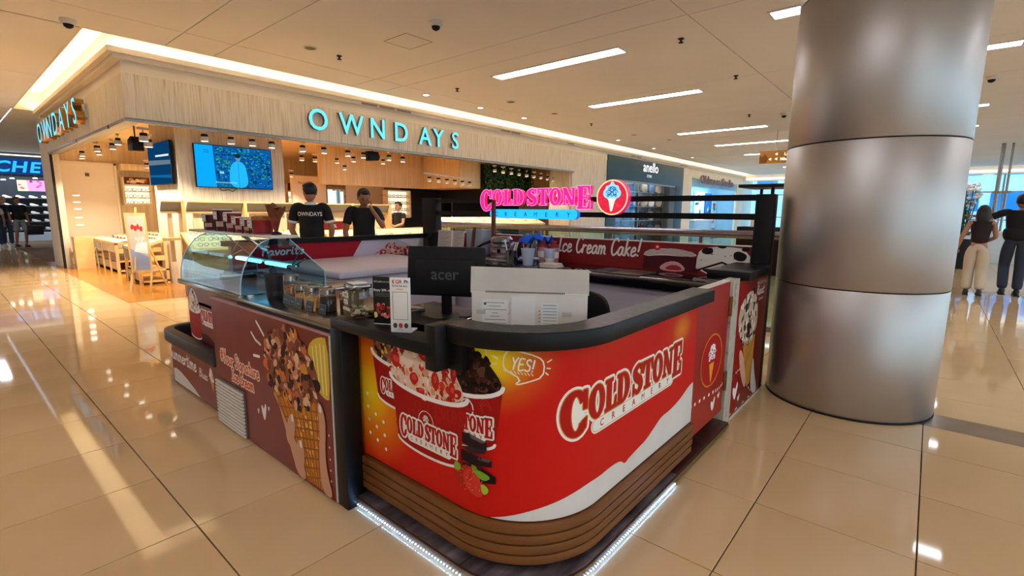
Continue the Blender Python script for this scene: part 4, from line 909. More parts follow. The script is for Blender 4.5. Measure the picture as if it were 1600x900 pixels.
for k in range(5): pr.stroke([(3.54+.05*k,.49),(3.66+.025*k,.16)],.006,'a86a20',1.7,caps=False); pr.stroke([(3.78-.05*k,.48),(3.60-.0*k,.28-.02*k)],.006,'a86a20',1.7,caps=False)
pr.poly(chaikin([(3.42,.46),(3.50,.44),(3.60,.30),(3.66,.17),(3.62,.13),(3.52,.24),(3.46,.34)]),'dfa988',1.9); pr.poly(chaikin([(3.80,.36),(3.86,.20),(3.99,.02),(3.86,.02),(3.76,.14)]),'d9cfc4',1.9)
pr.build('printed_cone',ep)
pr=Print(fg); dashes(pr,[(3.32,.28),(3.42,.31),(3.52,.30),(3.62,.22),(3.72,.12),(3.85,.05)],.016,'f4ece4'); heart(pr,(3.41,.17),.07,'f4ece4',sq=1.4); heart(pr,(3.50,.10),.03,'f4ece4',sq=1.4); dashes(pr,[(3.32,.03),(3.7,.03),(4.0,.03)],.008,'e8ded2')
pr.text('We Can\'t Fry',3.87,.865,.035,'e8dcd0',0,sx=1.2); pr.script('Resist',3.76,.79,.065,.009,'f2e8de',0,sx=1.1); pr.text('Cookies',3.88,.745,.03,'e8dcd0',0,sx=1.2); pr.build('printed_lettering',ep)
# ---- signature ice cream board
sb=thing('signature_board','maroon board printed with a hand holding a waffle cone','advertising board',(1.105,2.7,0))
bx('board',m_maroon,(1.09,2.0,.005,1.125,3.42,.815),sb); bx('top_edge',mat('pink_edge','b98a84',.5,noise=(6,3),col2='a87a74'),(1.088,1.995,.812,1.128,3.425,.822),sb)
fb=lambda u,z,o:(1.09-o,-u,z)
def Y(l): return [(-a,b) for a,b in l]
pr=Print(fb)
pr.poly(chaikin(Y([(2.20,.70),(2.16,.76),(2.08,.795),(2.005,.80),(2.003,.51),(2.05,.50),(2.12,.53),(2.19,.62)]),1),'d8b43a',0)
for k in range(4): pr.stroke(Y([(2.145-.035*k,.735+.012*min(k,2)),(2.125-.03*k,.53)]),.012,'ecd98a',.4)
pr.build('printed_yellow_disc',sb)
pr=Print(fb,base=.0016)
pr.poly(Y([(2.60,.44),(2.52,.32),(2.42,.18),(2.345,.02),(2.12,.02),(2.09,.20),(2.10,.42),(2.16,.50)]),'c8792a',0)
for k in range(9): pr.stroke(Y([(2.58-.055*k,.47),(2.30-.02*k,.02)]),.008,'94521a',.5,caps=False)
for k in range(9): z=.44-.048*k; pr.stroke(Y([(2.55-.045*k*.55,z-.05),(2.11,z+.03)]),.008,'9a5a1e',.5,caps=False)
for k in range(40): z=rng.uniform(.04,.44); pr.blob((-rng.uniform(2.13,2.32+.5*(z)*.4),z),.012,.012,rng.choice(('e0a24a','d88a34','e8b45e')),.3,jag=.3)
cone=Y([(2.67,.60),(2.66,.66),(2.60,.73),(2.50,.765),(2.40,.79),(2.30,.77),(2.22,.72),(2.14,.66),(2.105,.58),(2.12,.50),(2.18,.44),(2.25,.385),(2.29,.36),(2.36,.40),(2.46,.40),(2.58,.40),(2.65,.47),(2.685,.54)])
mound(pr,cone,'8f4f34',('5a2a1c','c88a6a','2a1210','e0a884','3a1c14','d0703a','b86a48','1c0c0a','7a3c28','e6b894','d88a2a'),210,1,.012,.036,inside); pr.build('printed_cone',sb)
sk='d09a78'
for q,nail in (([(2.60,.40),(2.56,.41),(2.52,.32),(2.45,.18),(2.40,.08),(2.36,.012),(2.27,.012),(2.30,.10),(2.36,.19),(2.43,.24),(2.50,.32)],None),([(2.415,.335),(2.38,.33),(2.36,.29),(2.385,.20),(2.44,.14),(2.48,.20),(2.45,.27)],(2.388,.315)),([(2.345,.215),(2.305,.215),(2.28,.17),(2.29,.09),(2.34,.02),(2.40,.05),(2.38,.13)],(2.313,.197)),([(2.125,.47),(2.09,.47),(2.062,.42),(2.055,.36),(2.075,.22),(2.06,.12),(2.012,.012),(2.12,.012),(2.135,.18),(2.11,.34)],(2.098,.445))):
    pr=Print(fb,base=.0036); pq=chaikin(Y(q),2); pr.stroke(pq,.006,'9c6a4c',0,closed=True); pr.poly(pq,sk,.5)
    if nail: pr.disc((-nail[0],nail[1]),.014,.022,'f0dcd2',1.2,10)
    pr.build('printed_finger',sb)

pr=Print(fb)
for q in ([(2.83,.69),(2.78,.655),(2.72,.64)],[(2.755,.765),(2.72,.74),(2.67,.70)],[(2.82,.56),(2.745,.567)]): pr.stroke(Y(q),.016,'efe4d6',0)
for lay,wd,c in ((0,.026,'f2e2cc'),(.6,.012,'d2562a')):
    pr.script('#Your Signature',-3.33,.425,.082,wd,c,lay,sx=.93,slant=.05); pr.script('Ice Cream',-3.17,.335,.075,wd,c,lay,sx=.92,slant=.05)
heart(pr,(-2.735,.25),.062,'f2ece4',sq=.9); heart(pr,(-2.81,.235),.022,'f2ece4'); heart(pr,(-2.672,.285),.018,'f2ece4')
for z in (.33,.27,.21,.155,.10): pr.disc((-2.035,z),.006,.006,'e8dcd2',0,8)
pr.build('printed_lettering',sb)
vg=MB(mat('vent_shadow','6a6058',.7)).box(1.082,2.99,.005,1.09,3.415,.30).build('vent_plate',sb,world=True)
for k in range(13): MB(mat('vent_white','dcd4c6',.5)).box(1.072,2.995,.012+k*.022,1.0818,3.412,.012+k*.022+.0115).build('louvre',sb,world=True)
bx('white_edge',mat('white_edge_band'),(1.092,1.993,.005,1.12,2.0,.815),sb); pr=Print(lambda u,z,o:(1.094+u*0.03,1.993-o,z))
# ---- steel service counter
st=thing('steel_counter','stainless steel work counter carrying the topping jars','counter',(1.4,2.5,0))
bx('cabinet',mat('cabinet_dark','2a2624',.5),(1.128,2.0,.05,1.62,3.02,.835),st); bx('steel_top',m_steel,(1.10,1.99,.838,1.64,3.025,.862),st,bevel=.004); bx('black_edge',m_black,(1.098,1.99,.825,1.125,3.025,.838),st)
# ---- glass ice cream case
gc=thing('ice_cream_case','glass fronted ice cream display case with curved glass and steel ledge','display case',(1.4,3.5,.13))
bx('body',m_maroon,(1.16,3.06,.131,1.66,4.10,.835),gc); 
led=MB(m_steel).box(1.11,3.03,.835,1.16,4.12,.868).box(1.62,3.03,.835,1.70,4.12,.868).box(1.16,3.03,.835,1.62,3.08,.868).box(1.16,4.07,.835,1.62,4.12,.868); led.build('steel_ledge',gc,world=True,bevel=.004)
m_pan=mat('well_floor','6f93a0',.3,noise=(12,3),col2='3c5a66'); bx('well_floor',m_pan,(1.16,3.08,.70,1.62,4.07,.72),gc)
prof=[(1.13,.868),(1.137,.95),(1.16,1.03),(1.20,1.10),(1.26,1.165),(1.33,1.195),(1.43,1.195)]
m_gls=glassmat('case_glass','eef4f5',0.0,.12); m_gend=glassmat('case_end_glass','c4e0ea',0.0,.15)
gm_=MB(m_gls); P2=catmull(prof[:6],4)+[prof[6]]
for a,b in zip(P2,P2[1:]): gm_.quad((a[0],3.05,a[1]),(b[0],3.05,b[1]),(b[0],4.10,b[1]),(a[0],4.10,a[1]))
gm_.build('curved_glass',gc,world=True,smooth=50)
endp=P2+[(1.66,.97),(1.665,.90),(1.66,.868)]
for y in (3.05,4.10): MB(m_gend).prism(endp,lambda u,v,t:(u,y+t,v),-.003,.003).build('end_glass',gc,world=True)
for ye in (3.046,4.104): MB(mat('glass_edge','9fc4cc',.2)).tube([(a,ye,b) for a,b in endp],.0035,6).build('glass_edging',gc,world=True)
MB(mat('acrylic_top','cfc6bb',.25)).box(1.30,2.99,1.195,1.47,4.42,1.212).build('top_shelf',gc,world=True,bevel=.004)
MB(m_alu).box(1.50,3.10,1.0,1.52,4.05,1.02).build('lamp_rail',gc,world=True)
MB(emis('case_tube','7fd8f2',6.5)).cyl((1.49,3.12,1.00),(1.49,3.52,1.00),.013,n=10).build('lamp_tube',gc,world=True); MB(emis('case_tube','7fd8f2',6.5)).cyl((1.49,3.62,1.00),(1.49,4.03,1.00),.013,n=10).build('lamp_tube',gc,world=True)
for y in (3.07,4.08):
    MB(m_steel).cyl((1.45,y-.03,1.005),(1.45,y+.03,1.005),.016,n=12).build('knob',gc,world=True)
    for dx,dz in ((.08,.12),(.10,.05)): MB(m_steel).tube([(1.45,y,1.005),(1.45+dx,y,1.005+dz)],.005,6).build('stay_rod',gc,world=True)
for x in (1.35,1.43): MB(m_dark).cyl((x,3.04,1.185),(x,3.055,1.185),.008,n=10).build('bolt',gc,world=True)
MB(m_steel).tube(catmull([(1.36,3.55,1.195),(1.45,3.55,1.12),(1.52,3.55,1.06),(1.53,3.55,.88)],4),.012,8).build('support_arm',gc,world=True)
tubc=[mat('gelato_%d'%i,c,.5,noise=(25,3),col2=d) for i,(c,d) in enumerate((('d9c3a4','b89878'),('6a4030','4a281c'),('c98a90','a86a74'),('bcd0c0','98b0a0')))]
for i in range(4):
    for j in range(2):
        y=3.2+.24*i; x=1.27+.23*j; MB(m_steel).box(x-.1,y-.105,.72,x+.1,y+.105,.80).build('tub',gc,world=True,bevel=.008); MB(tubc[(i+2*j)%4]).ell((x,y,.80),(.085,.09,.03),12,6).build('gelato',gc,world=True,smooth=60)
pr=Print(lambda u,z,o:(1.16-o,-u,z)); cup_art(pr,-3.98,.12,.665,.46,.10,0,dip=.03); mound(pr,Y([(4.09,.66),(4.07,.76),(4.0,.815),(3.93,.79),(3.87,.70),(3.86,.65),(3.98,.635)]),'d8cfc4',('f2ece2','c9b8a4','b03028','e6dccf','9a8874'),40,1,.01,.025,inside); draw_logo(pr,-3.85,.60,.30,.07,0,gold=False); pr.poly(Y([(4.10,.50),(3.75,.50),(3.62,.46),(3.62,.41),(4.10,.41)]),'571210',-.4); pr.build('printed_wrap',gc)
# ---- low rounded bench with the Summertime print
bn=thing('low_rounded_bin','low maroon trough with a thick black rim at the kiosk end','trough',(1.4,4.0,0))
def rounded(o): 
    x0,y1,r=1.12-o,4.62+o,.16+o; return [(x0,3.46)]+[(x0+r-r*math.cos(PI/2*k/8),y1-r+r*math.sin(PI/2*k/8)) for k in range(9)]+[(2.0,y1)]
def trough(mb,o0,o1,z0,z1):
    a=rounded(o0); b=rounded(o1); n=len(a); vs=[(x,y,z0) for x,y in a]+[(x,y,z0) for x,y in b]+[(x,y,z1) for x,y in a]+[(x,y,z1) for x,y in b]; fs=[]
    for i in range(n-1): fs+=[(i,i+1,n+i+1,n+i),(2*n+i,3*n+i,3*n+i+1,2*n+i+1),(i,2*n+i,2*n+i+1,i+1),(n+i,n+i+1,3*n+i+1,3*n+i)]
    fs+=[(0,n,3*n,2*n),(n-1,3*n-1,4*n-1,2*n-1)]; return mb.add(vs,fs)
trough(MB(m_maroon),-.03,0,.015,.345).build('wall',bn,world=True,smooth=35); trough(MB(mat('black_rim','26211d',.45,noise=(6,3),col2='2f2a25')),-.035,.035,.345,.435).build('rim',bn,world=True,bevel=.008); bx('inner_floor',m_dark,(1.155,3.47,.10,1.98,4.56,.13),bn); trough(MB(m_dark),-.02,-.01,0,.016).build('base',bn,world=True)
fp=lambda u,z,o:(1.12-o,-u,z); pr=Print(fp); pr.poly(Y([(4.46,.02),(4.46,.12),(4.40,.135),(4.28,.125),(4.15,.10),(4.0,.06),(3.88,.02)]),'d8d0c4',0); pr.script('Summertime',-4.52,.205,.105,.014,'efe4d8',0,sx=1.05,slant=.1); pr.script('Blues',-3.87,.19,.062,.009,'efe4d8',0,sx=1.1)
mound(pr,Y([(3.66,.27),(3.63,.31),(3.60,.27),(3.58,.20),(3.66,.20)]),'e0c8b0',('f4e8da','d89a5a','b85a48'),12,0,.008,.018,inside); pr.poly(Y([(3.65,.20),(3.585,.20),(3.61,.13)]),'d0963e',.5); pr.build('printed_wrap',bn)
# ---- kiosk rear: panels and sign frame
fbk=lambda u,z,o:(4.075-o,-u,z)
bp=thing('cake_signboard','red rear panel lettered Creamy Ice Cream Cake below the pink sign','panel',(4.1,2.8,0)); bx('board',mat('rear_red','861414',.4,noise=(3,3),col2='780f10'),(4.075,1.04,.05,4.11,4.68,1.11),bp); bx('light_edge',mat('panel_edge_white','d8d4d0',.5),(4.07,1.04,1.11,4.115,4.68,1.118),bp)
pr=Print(fbk); pr.script('Creamy Ice Cream Cake!',-3.32,.975,.155,.018,'ece4de',0,sx=.79,slant=.2)
pr.poly(Y([(1.93,.87),(1.92,1.02),(1.86,1.035),(1.60,1.045),(1.46,1.03),(1.44,.87)]),'4a1620',0)
pr.poly(chaikin(Y([(1.94,.98),(1.90,1.045),(1.70,1.07),(1.50,1.05),(1.44,1.01),(1.55,1.0),(1.75,1.005)]),2),'ddd2c8',.5)
for k in range(5): pr.stroke(Y([(1.93,.99+.012*k),(1.75,1.02+.011*k),(1.47,1.0+.011*k)]),.004,'6a3a40',.9,caps=False)
pr.disc((-1.80,1.072),.03,.03,'c0202c',1.2); pr.disc((-1.80,1.072),.012,.012,'f0c8c8',1.5)
for a in range(7): pr.stroke([(-1.80+.04*math.cos(a*.5),1.08+.04*math.sin(a*.5)),(-1.80+.055*math.cos(a*.5),1.08+.055*math.sin(a*.5))],.006,'c0202c',1.2)
pr.poly(chaikin(Y([(1.80,.87),(1.72,.95),(1.60,.96),(1.52,.87)]),2),'d0a0a4',.8); pr.poly(chaikin(Y([(1.74,.88),(1.68,.925),(1.60,.925),(1.56,.88)]),1),'a8283c',1)
pr.poly(chaikin(Y([(1.46,.87),(1.45,1.04),(1.40,1.085),(1.25,1.105),(1.045,1.09),(1.045,.87)]),1),'dcd6cc',.6)
for c,rx,rz,ro in (((1.37,1.06),.05,.028,.2),((1.12,1.03),.055,.04,-.3),((1.26,1.10),.035,.014,0),((1.08,1.09),.03,.02,0),((1.30,.90),.10,.02,.0),((1.17,.93),.06,.02,-.4)): pr.blob((-c[0],c[1]),rx,rz,'1e1414',1.0,jag=.15,rot=ro)
pr.stroke(Y([(1.44,.90),(1.25,.975),(1.05,.90)]),.016,'2a1c1a',1.2); 
for k in range(10): pr.disc((-rng.uniform(1.1,1.42),rng.uniform(.96,1.05)),.005,.005,'2a1c1a',1.3,6)
pr.build('printed_artwork',bp)
fv=thing('favorite_signboard','red and white rear side panel lettered Favorite above the white freezer','panel',(3.1,4.9,0)); bx('board',mat('lilac_white_board','c9c2d0',.5,noise=(2,2),col2='c2bac8'),(1.75,4.87,.05,4.0,4.92,1.03),fv); bx('black_rail',m_black,(1.70,4.85,1.03,4.06,4.95,1.08),fv)
pr=Print(lambda u,z,o:(u,4.87-o,z)); pr.poly([(1.76,.80),(2.96,.80),(3.12,1.03),(1.76,1.03)],'a01626',0); pr.script('Favorite',2.02,.925,.085,.015,'f4ece6',1,sx=1.35,slant=.1)
mound(pr,[(3.26,.87),(3.40,.92),(3.48,.985),(3.56,.99),(3.62,.95),(3.80,.93),(3.82,.84),(3.30,.84)],'d8a09a',('c03040','f0d0c8','a82030','e8b8ae','8a3a30'),50,0,.012,.028,inside); pr.poly([(3.60,1.03),(3.95,1.03),(3.9,.90)],'e8e2ea',.0); pr.build('printed_artwork',fv)
sf=thing('sign_frame','black sign frame of two posts and two rails at the kiosk rear','sign frame',(4.1,2.9,0))
bx('post',m_black,(4.06,.905,0.0,4.16,1.035,1.51),sf,bevel=.004); bx('post',m_black,(4.06,4.70,0.0,4.16,4.95,1.52),sf,bevel=.004)
bx('rail',m_black,(4.08,1.03,1.462,4.13,4.72,1.508),sf); bx('rail',m_black,(4.08,1.03,1.316,4.13,4.72,1.364),sf)
# ---- lit sign
m_pink=mat('pink_sign_face','ff1c7c',.35,emit='ff1274',es=1.7); m_pinks=mat('pink_sign_side','c01060',.4,emit='d8106a',es=.8); m_pinkd=mat('pink_sign_inline','e01060',.4,emit='c80a52',es=.9); m_blue=mat('blue_sign_face','22a8ff',.35,emit='1aa0ff',es=1.4); m_wedge=mat('sign_edge_light','ffc8e6',.4,emit='ff9ad0',es=1.2)
ns=thing('lit_word_sign','pink lit COLD STONE letters over a blue lit CREAMERY plate','sign',(4.05,3.1,1.30))
fs_=lambda u,v,t:(4.06-t,-u,v)
for ch,ps in slab_logo(-3.87,1.43,1.43,.165):
    b=MB(m_pinks)
    for q in ps: b.prism(q,fs_,0,.055)
    pr=Print(lambda u,v,o:fs_(u,v,.055+o)); pr.glyphs(ps,m_wedge,0,outline=.004); pr.glyphs(ps,m_pink,1); 
    o=b.build('letter',ns,world=True); pr.build('letter_face',o)
pl=plate_outline(-3.73,-2.59,1.292,1.388); b=MB(mat('blue_sign_side','1060c0',.4,emit='1070e0',es=.7)).prism(pl,fs_,0,.05); o=b.build('plate',ns,world=True); pr=Print(lambda u,v,o:fs_(u,v,.05+o)); pr.poly(pl,m_blue,0)
for i,ch in enumerate('CREAMERY'): pr.text(ch,-3.63+i*.134,1.316,.062,mat('plate_letter','0a2a70',.4),1,bold=0 if ch=='M' else .01)
pr.build('plate_face',o)
rs=thing('round_emblem_sign','round lit emblem sign with a swirl ice cream cone beside the pink letters','sign',(4.05,2.22,1.34))
ci=lambda r,n=36:[(-2.222+r*math.cos(2*PI*k/n),1.498+r*math.sin(2*PI*k/n)) for k in range(n)]
MB(m_pinks).prism(ci(.158),fs_,0,.06).build('drum',rs,world=True); pr=Print(lambda u,v,o:fs_(u,v,.06+o)); pr.poly(ci(.157),mat('emblem_rim','ffd9b0',.4,emit='ffc890',es=1.1),0); pr.poly(ci(.146),mat('emblem_red','e02848',.4,emit='e0203c',es=.75),1)
for k in range(26):
    a=rng.uniform(0,6.28); r=rng.uniform(.06,.13); pr.stroke([(-2.222+r*math.cos(a)+.014*math.cos(b_),1.498+r*math.sin(a)+.014*math.sin(b_)) for b_ in (0,1,2,3)],.004,mat('emblem_pattern','f05070',.4,emit='f04868',es=.7),1.5,caps=False)
mb_=mat('emblem_swirl_back','9fe0ff',.4,emit='8ad8ff',es=.9)
for ox,oy,q in ((0,.055,.05),(-.045,.02,.045),(.045,.02,.045),(0,0,.055),(-.04,.06,.03),(.04,.06,.03),(0,.105,.018)): pr.disc((-2.222+ox,1.515+oy),q,q,mb_,2,14)
swirl(pr,(-2.222,1.535),.105,mat('emblem_swirl','1a5a9a',.4,emit='1458a0',es=.4),3,.007); pr.poly([(-2.222-.035,1.488),(-2.222+.035,1.488),(-2.222+.006,1.375),(-2.222-.012,1.375)],mat('emblem_cone','e8f4e0',.4,emit='e0f0d8',es=.9),2.5); pr.build('face',rs)
# ================================================================== INSIDE THE KIOSK
m_lilac=mat('freezer_white','cfc9d6',0.4,noise=(2,2),col2='c8c1cf'); m_stl=mat('stainless','a8a6a4',.22,1.0,noise=(6,2),col2='9a9896')
fz=thing('chest_freezer','white chest freezer in the middle of the kiosk','freezer',(2.75,4.2,0.05))
bx('tank',m_lilac,(2.12,3.66,.05,3.42,4.80,.80),fz,bevel=.012); bx('lid',m_lilac,(2.10,3.62,.805,3.44,4.82,.865),fz,bevel=.016); bx('lid_handle',m_whplastic,(3.0,3.60,.79,3.06,3.625,.83),fz,bevel=.005); bx('seal',mat('seal_grey','8a8794',.6),(2.115,3.65,.80,3.425,4.81,.806),fz)
sd=thing('steel_side_table','small steel framed table beside the glass case','table',(1.95,3.35,0.05)); bx('top',m_stl,(1.72,3.10,.80,2.06,3.41,.835),sd,bevel=.004)
for x in (1.74,2.02):
    for y in (3.12,3.37): bx('leg',m_stl,(x,y,.05,x+.025,y+.025,.80),sd)
bx('shelf',m_stl,(1.74,3.12,.45,2.04,3.39,.47),sd)
bc=thing('rear_counter','long black rear counter carrying the waffle iron and cups','counter',(3.75,3.0,.05)); bx('cabinet',mat('rear_cabinet','b9b3bd',.5,noise=(2,2),col2='afa8b4'),(3.48,1.15,.05,4.07,4.66,.80),bc); bx('counter_top',mat('gloss_black_top','0e0e12',.08),(3.43,1.145,.80,4.072,4.68,.868),bc,bevel=.004); 
wk=thing('cash_desk','black cash desk inside the curved counter','desk',(1.7,1.7,.05)); bx('desk_top',m_top,(1.285,1.36,.76,2.05,1.985,.79),wk,bevel=.003); bx('desk_return',m_top,(1.66,1.985,.76,2.05,2.40,.79),wk,bevel=.003); bx('desk_leg',m_dark,(1.42,1.38,.05,2.0,1.42,.76),wk); bx('desk_leg',m_dark,(1.70,2.34,.05,2.0,2.38,.76),wk)
# ---- monitor seen from behind
mo=thing('monitor','black computer monitor seen from behind with the word acer','monitor',(1.80,2.00,.79),math.radians(-60))
MB(m_black).lathe([(.0005,0),(.105,0),(.105,.008),(.03,.014),(.0005,.014)],n=28).build('base',mo,smooth=40); MB(m_black).box(-.028,-.012,.012,.028,.014,.16).build('neck',mo,bevel=.006)
Rm=Matrix.Rotation(math.radians(-7),4,'X'); scn=MB(m_black); scn.T=Matrix.Translation((0,0,.235))@Rm; scn.box(-.22,-.018,-.12,.22,.008,.15); scn.build('casing',mo,bevel=.008); sb2=MB(m_black); sb2.T=scn.T; sb2.box(-.17,-.030,-.11,.17,-.016,.08); sb2.build('back_bulge',mo,bevel=.01)
pr=Print(lambda u,v,o: tuple(scn.T@Vector((u,-.0305-o,v)))); pr.text('acer',0.0,-.03,.09,'4a4a4c',0,bold=.01); pr.build('lettering',mo,world=False)
pr=Print(lambda u,v,o: tuple(scn.T@Vector((u,-.0185-o,v)))); pr.poly([(-.17,-.105),(-.11,-.105),(-.115,-.075),(-.165,-.08)],'8a8880',0); pr.build('sticker',mo,world=False)
kb=thing('keyboard','black keyboard with pale keys behind the monitor','keyboard',(1.93,1.80,.79),math.radians(-42)); MB(m_black).box(-.17,-.06,0,.17,.06,.016).build('tray',kb,bevel=.004)
km=MB(mat('key_grey','3a3a3c',.5)).box(-.0095,-.0095,0,.0095,.0095,.008); k0=km.build('key',kb)
first_=True
for i in range(15):
    for j in range(5):
        o=k0 if first_ else k0.copy()
        if not first_: COL.objects.link(o)
        first_=False; o.location=(-.155+.022*i,-.045+.022*j,.016)
cb=MB(mat('white_cable','cfcac4',.5)).tube(catmull([(1.55,1.55,.80),(1.50,1.50,.86),(1.44,1.50,.90),(1.40,1.53,.86),(1.42,1.58,.795)],5),.004); tag(cb.build('white_cable'),'thin white cable looping behind the payment stands','cable')
cb=MB(m_stl).tube(catmull([(1.62,1.92,.795),(1.70,1.80,.81),(1.80,1.70,.84),(1.92,1.66,.82)],5),.004); tag(cb.build('grey_cable'),'grey cable curving across the desk below the monitor','cable')
# ---- white document box behind the curved counter
db=thing('white_document_box','white cardboard box with permit papers taped to its front','box',(1.62,1.36,.79))
A=Vector((1.440,1.445,0)); B=Vector((1.705,1.04,0)); Dv=(B-A).normalized(); Nv=Vector((Dv.y,-Dv.x,0)); 
if Nv.dot(Vector((-1.6,-1.2,0)))<0: Nv=-Nv
fbx=lambda u,z,o: tuple(A+Dv*u+Nv*o+Vector((0,0,.79+z))); W_=(B-A).length
m_card=mat('white_cardboard','cfc7ba',.7,noise=(6,3),col2='c5bdb0')
# lower box (the flap panel stands upright behind)
MB(m_card).prism([(0,0),(W_,0),(W_,.245),(0,.245)],lambda u,v,t:fbx(u,v,-t),0,.09).build('box_body',db,world=True,bevel=.003); MB(m_card).prism([(-.005,.24),(W_+.005,.24),(W_+.003,.345),(-.002,.35)],lambda u,v,t:fbx(u,v,-.004-t),0,.004).build('flap',db,world=True)
pr=Print(fbx)
for k in range(48): pr.poly([(.06+k*.0069,.243),(.064+k*.0069,.243),(.066+k*.0069,.250),(.062+k*.0069,.250)],'3a3530',1)
for a,b,c,d in ((.045,.05,.155,.215),(.17,.05,.27,.23),(.295,.07,.365,.205)):
    pr.poly([(a,b),(c,b),(c,d),(a,d)],'ddd8d0',.2)
for a,b,c,n in ((.055,.145,.20,9),):
    for k in range(n): w_=(.04,.025,.05,.012,.02,.045,.05,.03,.05)[k]; pr.stroke([(.10-w_,b+.055-.0145*k),(.10+w_,b+.055-.0145*k)],.0028,'8a857e',.6,caps=False)
pr.disc((.058,.195),.006,.006,'5a5550',.6,10)
pr.stroke([(.18,.068),(.255,.068),(.255,.108),(.18,.108)],.002,'4a4742',.6,closed=True,caps=False); pr.stroke([(.185,.10),(.215,.10)],.004,'4a4742',.6,caps=False); pr.stroke([(.185,.092),(.25,.092)],.003,'6a6762',.6,caps=False); pr.stroke([(.185,.075),(.25,.075)],.003,'6a6762',.6,caps=False)
for k in range(9): pr.stroke([(.302,.195-.013*k),(.358,.195-.013*k)],.003,'6f86a8' if k<4 else '9a9790',.6,caps=False)
for z in (.17,.155,.14,.125,.11,.095): pr.stroke([(.284,z),(.290,z)],.004,'b04a44',.6,caps=False)
for u in (.02,.38): pr.poly([(u,.15),(u+.04,.15),(u+.04,.168),(u,.168)],'b4afa6',.3)
pr.stroke(catmull([(.168,.205),(.160,.19),(.165,.17),(.158,.15)],3),.002,'9a958c',.5); pr.build('taped_papers',db)
# ---- counter-top stands
def stand(label,x,y,z,rz,w_,h_,body,draw,nm):
    t=thing(nm,label,'stand',(x,y,z),rz); MB(body).prism(chaikin([(-w_/2,.004),(w_/2,.004),(w_/2,h_),(-w_/2,h_)],0),lambda u,v,q:(u,-.002+q+.06*v*0,v),0,.004).build('plate',t,bevel=.0015); MB(mat('acrylic','d8d4cc',.2)).box(-w_/2,-.0,0,w_/2,.07,.004).build('foot',t)
    pr=Print(lambda u,v,o:(u,-.002-o,v)); draw(pr,w_,h_); pr.build('printed_face',t,world=False); return t
def dr_dark(pr,w_,h_):
    pr.text('GCash',-.02,h_*.88,.012,'d8d4cc',0); pr.text('COLD STONE',.018,h_*.88,.008,'d8d4cc',0); pr.text('Enjoy 20% off',0,h_*.70,.014,'f0ece6',0,bold=.01); 
    for z in (.66,.63,.60): pr.stroke([(-w_*.38,h_*z),(w_*.36,h_*z)],.0012,'8a8680',0,caps=False)
    for k in range(34): pr.blob((rng.uniform(-w_*.4,w_*.45),h_*rng.uniform(.16,.42)),.007,.008,rng.choice(('a83a34','c86a60','7a2420','d89a88','5a1a18')),1,jag=.3)
    pr.blob((-w_*.36,h_*.2),.008,.012,'c8c070',2)
def dr_pay(pr,w_,h_):
    pr.stroke([(-w_*.30,h_*.90),(-w_*.34,h_*.92),(-w_*.34,h_*.94),(-w_*.28,h_*.955)],.004,'c8483a',0); pr.text('QR',-.004,h_*.90,.018,'b8443a',0,bold=.02); pr.text('Ph',.026,h_*.90,.018,'3a3450',0,bold=.02); pr.text('SCAN NA ALL!',0,h_*.835,.0095,'3a3450',0,bold=.01); pr.poly([(-.014,h_*.785),(.014,h_*.785),(.014,h_*.80),(-.014,h_*.80)],'d8b830',0)
    pr.stroke([(-w_*.36,h_*.24),(w_*.36,h_*.24),(w_*.36,h_*.74),(-w_*.36,h_*.74)],.0016,'6a6660',0,closed=True)
    for k,c in enumerate(('3a3c4a','b83040','3a4a3c')): pr.blob((-.022+.022*k,h_*.13),.009,.011,c,0,jag=.03,n=8,smooth=2)
    pr.text('GCash',0,h_*.045,.008,'5a5650',0)
stand('small black promotion stand next to the white payment stand',1.17,1.69,.901,math.radians(-62),.085,.20,mat('stand_black','121214',.3),dr_dark,'promotion_stand')
stand('white payment stand with red QR Ph heading on the kiosk ledge',1.135,1.525,.901,math.radians(-58),.082,.215,mat('stand_white','dcd8d2',.3),dr_pay,'payment_stand')
# ---- tips jar and topping jars
tj=thing('tips_jar','square clear jar labelled TIPS with crumpled notes inside','jar',(1.185,1.90,.901),math.radians(-8)); m_jar=glassmat('jar_glass','f0efe8',.02,.14)
MB(m_jar).box(-.05,-.05,.002,.05,.05,.125).build('jar_wall',tj,bevel=.008); MB(mat('kraft_insert','7a5f3c',.8,noise=(8,3),col2='8a6d48')).box(-.044,.036,.004,.044,.042,.118).build('card_insert',tj)
MB(m_stl).box(-.046,-.046,.126,.046,.046,.148).build('lid',tj,bevel=.01); MB(mat('lid_clear','c9c6be',.2)).box(-.035,-.035,.148,.035,.035,.156).build('lid_cap',tj,bevel=.006)
nm_=[mat('note_%d'%i,c,.8) for i,c in enumerate(('9a8f74','b8a888','7a7058','c4b8a0'))]; nb=MB()
for k in range(34):
    nb.use(rng.choice(nm_)); c=(rng.uniform(-.036,.036),rng.uniform(-.036,.026),rng.uniform(.008,.048)); nb.ell(c,(rng.uniform(.008,.014),rng.uniform(.008,.014),rng.uniform(.005,.01)),6,4)
o=nb.build('crumpled_notes',tj); o['kind']='stuff'
pr=Print(lambda u,v,o:(-.05-o,-u,v)); 
for z,h_,tx in ((.092,.022,'TIPS'),(.062,.02,'ARE'),(.034,.014,'APPRECIATED')): pr.poly([(-.04 if tx!='ARE' else -.03,z),(.02 if tx=='TIPS' else (.012 if tx=='ARE' else .03),z),(.02 if tx=='TIPS' else (.012 if tx=='ARE' else .03),z+h_),(-.04 if tx!='ARE' else -.03,z+h_)],'dcd8cf',0); pr.text(tx,-.01 if tx!='APPRECIATED' else -.005,z+.004,h_*(.85 if tx!='APPRECIATED' else .62),'2a2824',1,bold=.02 if tx=='TIPS' else 0,sx=.9 if tx!='APPRECIATED' else .8)
pr.build('labels',tj,world=False)
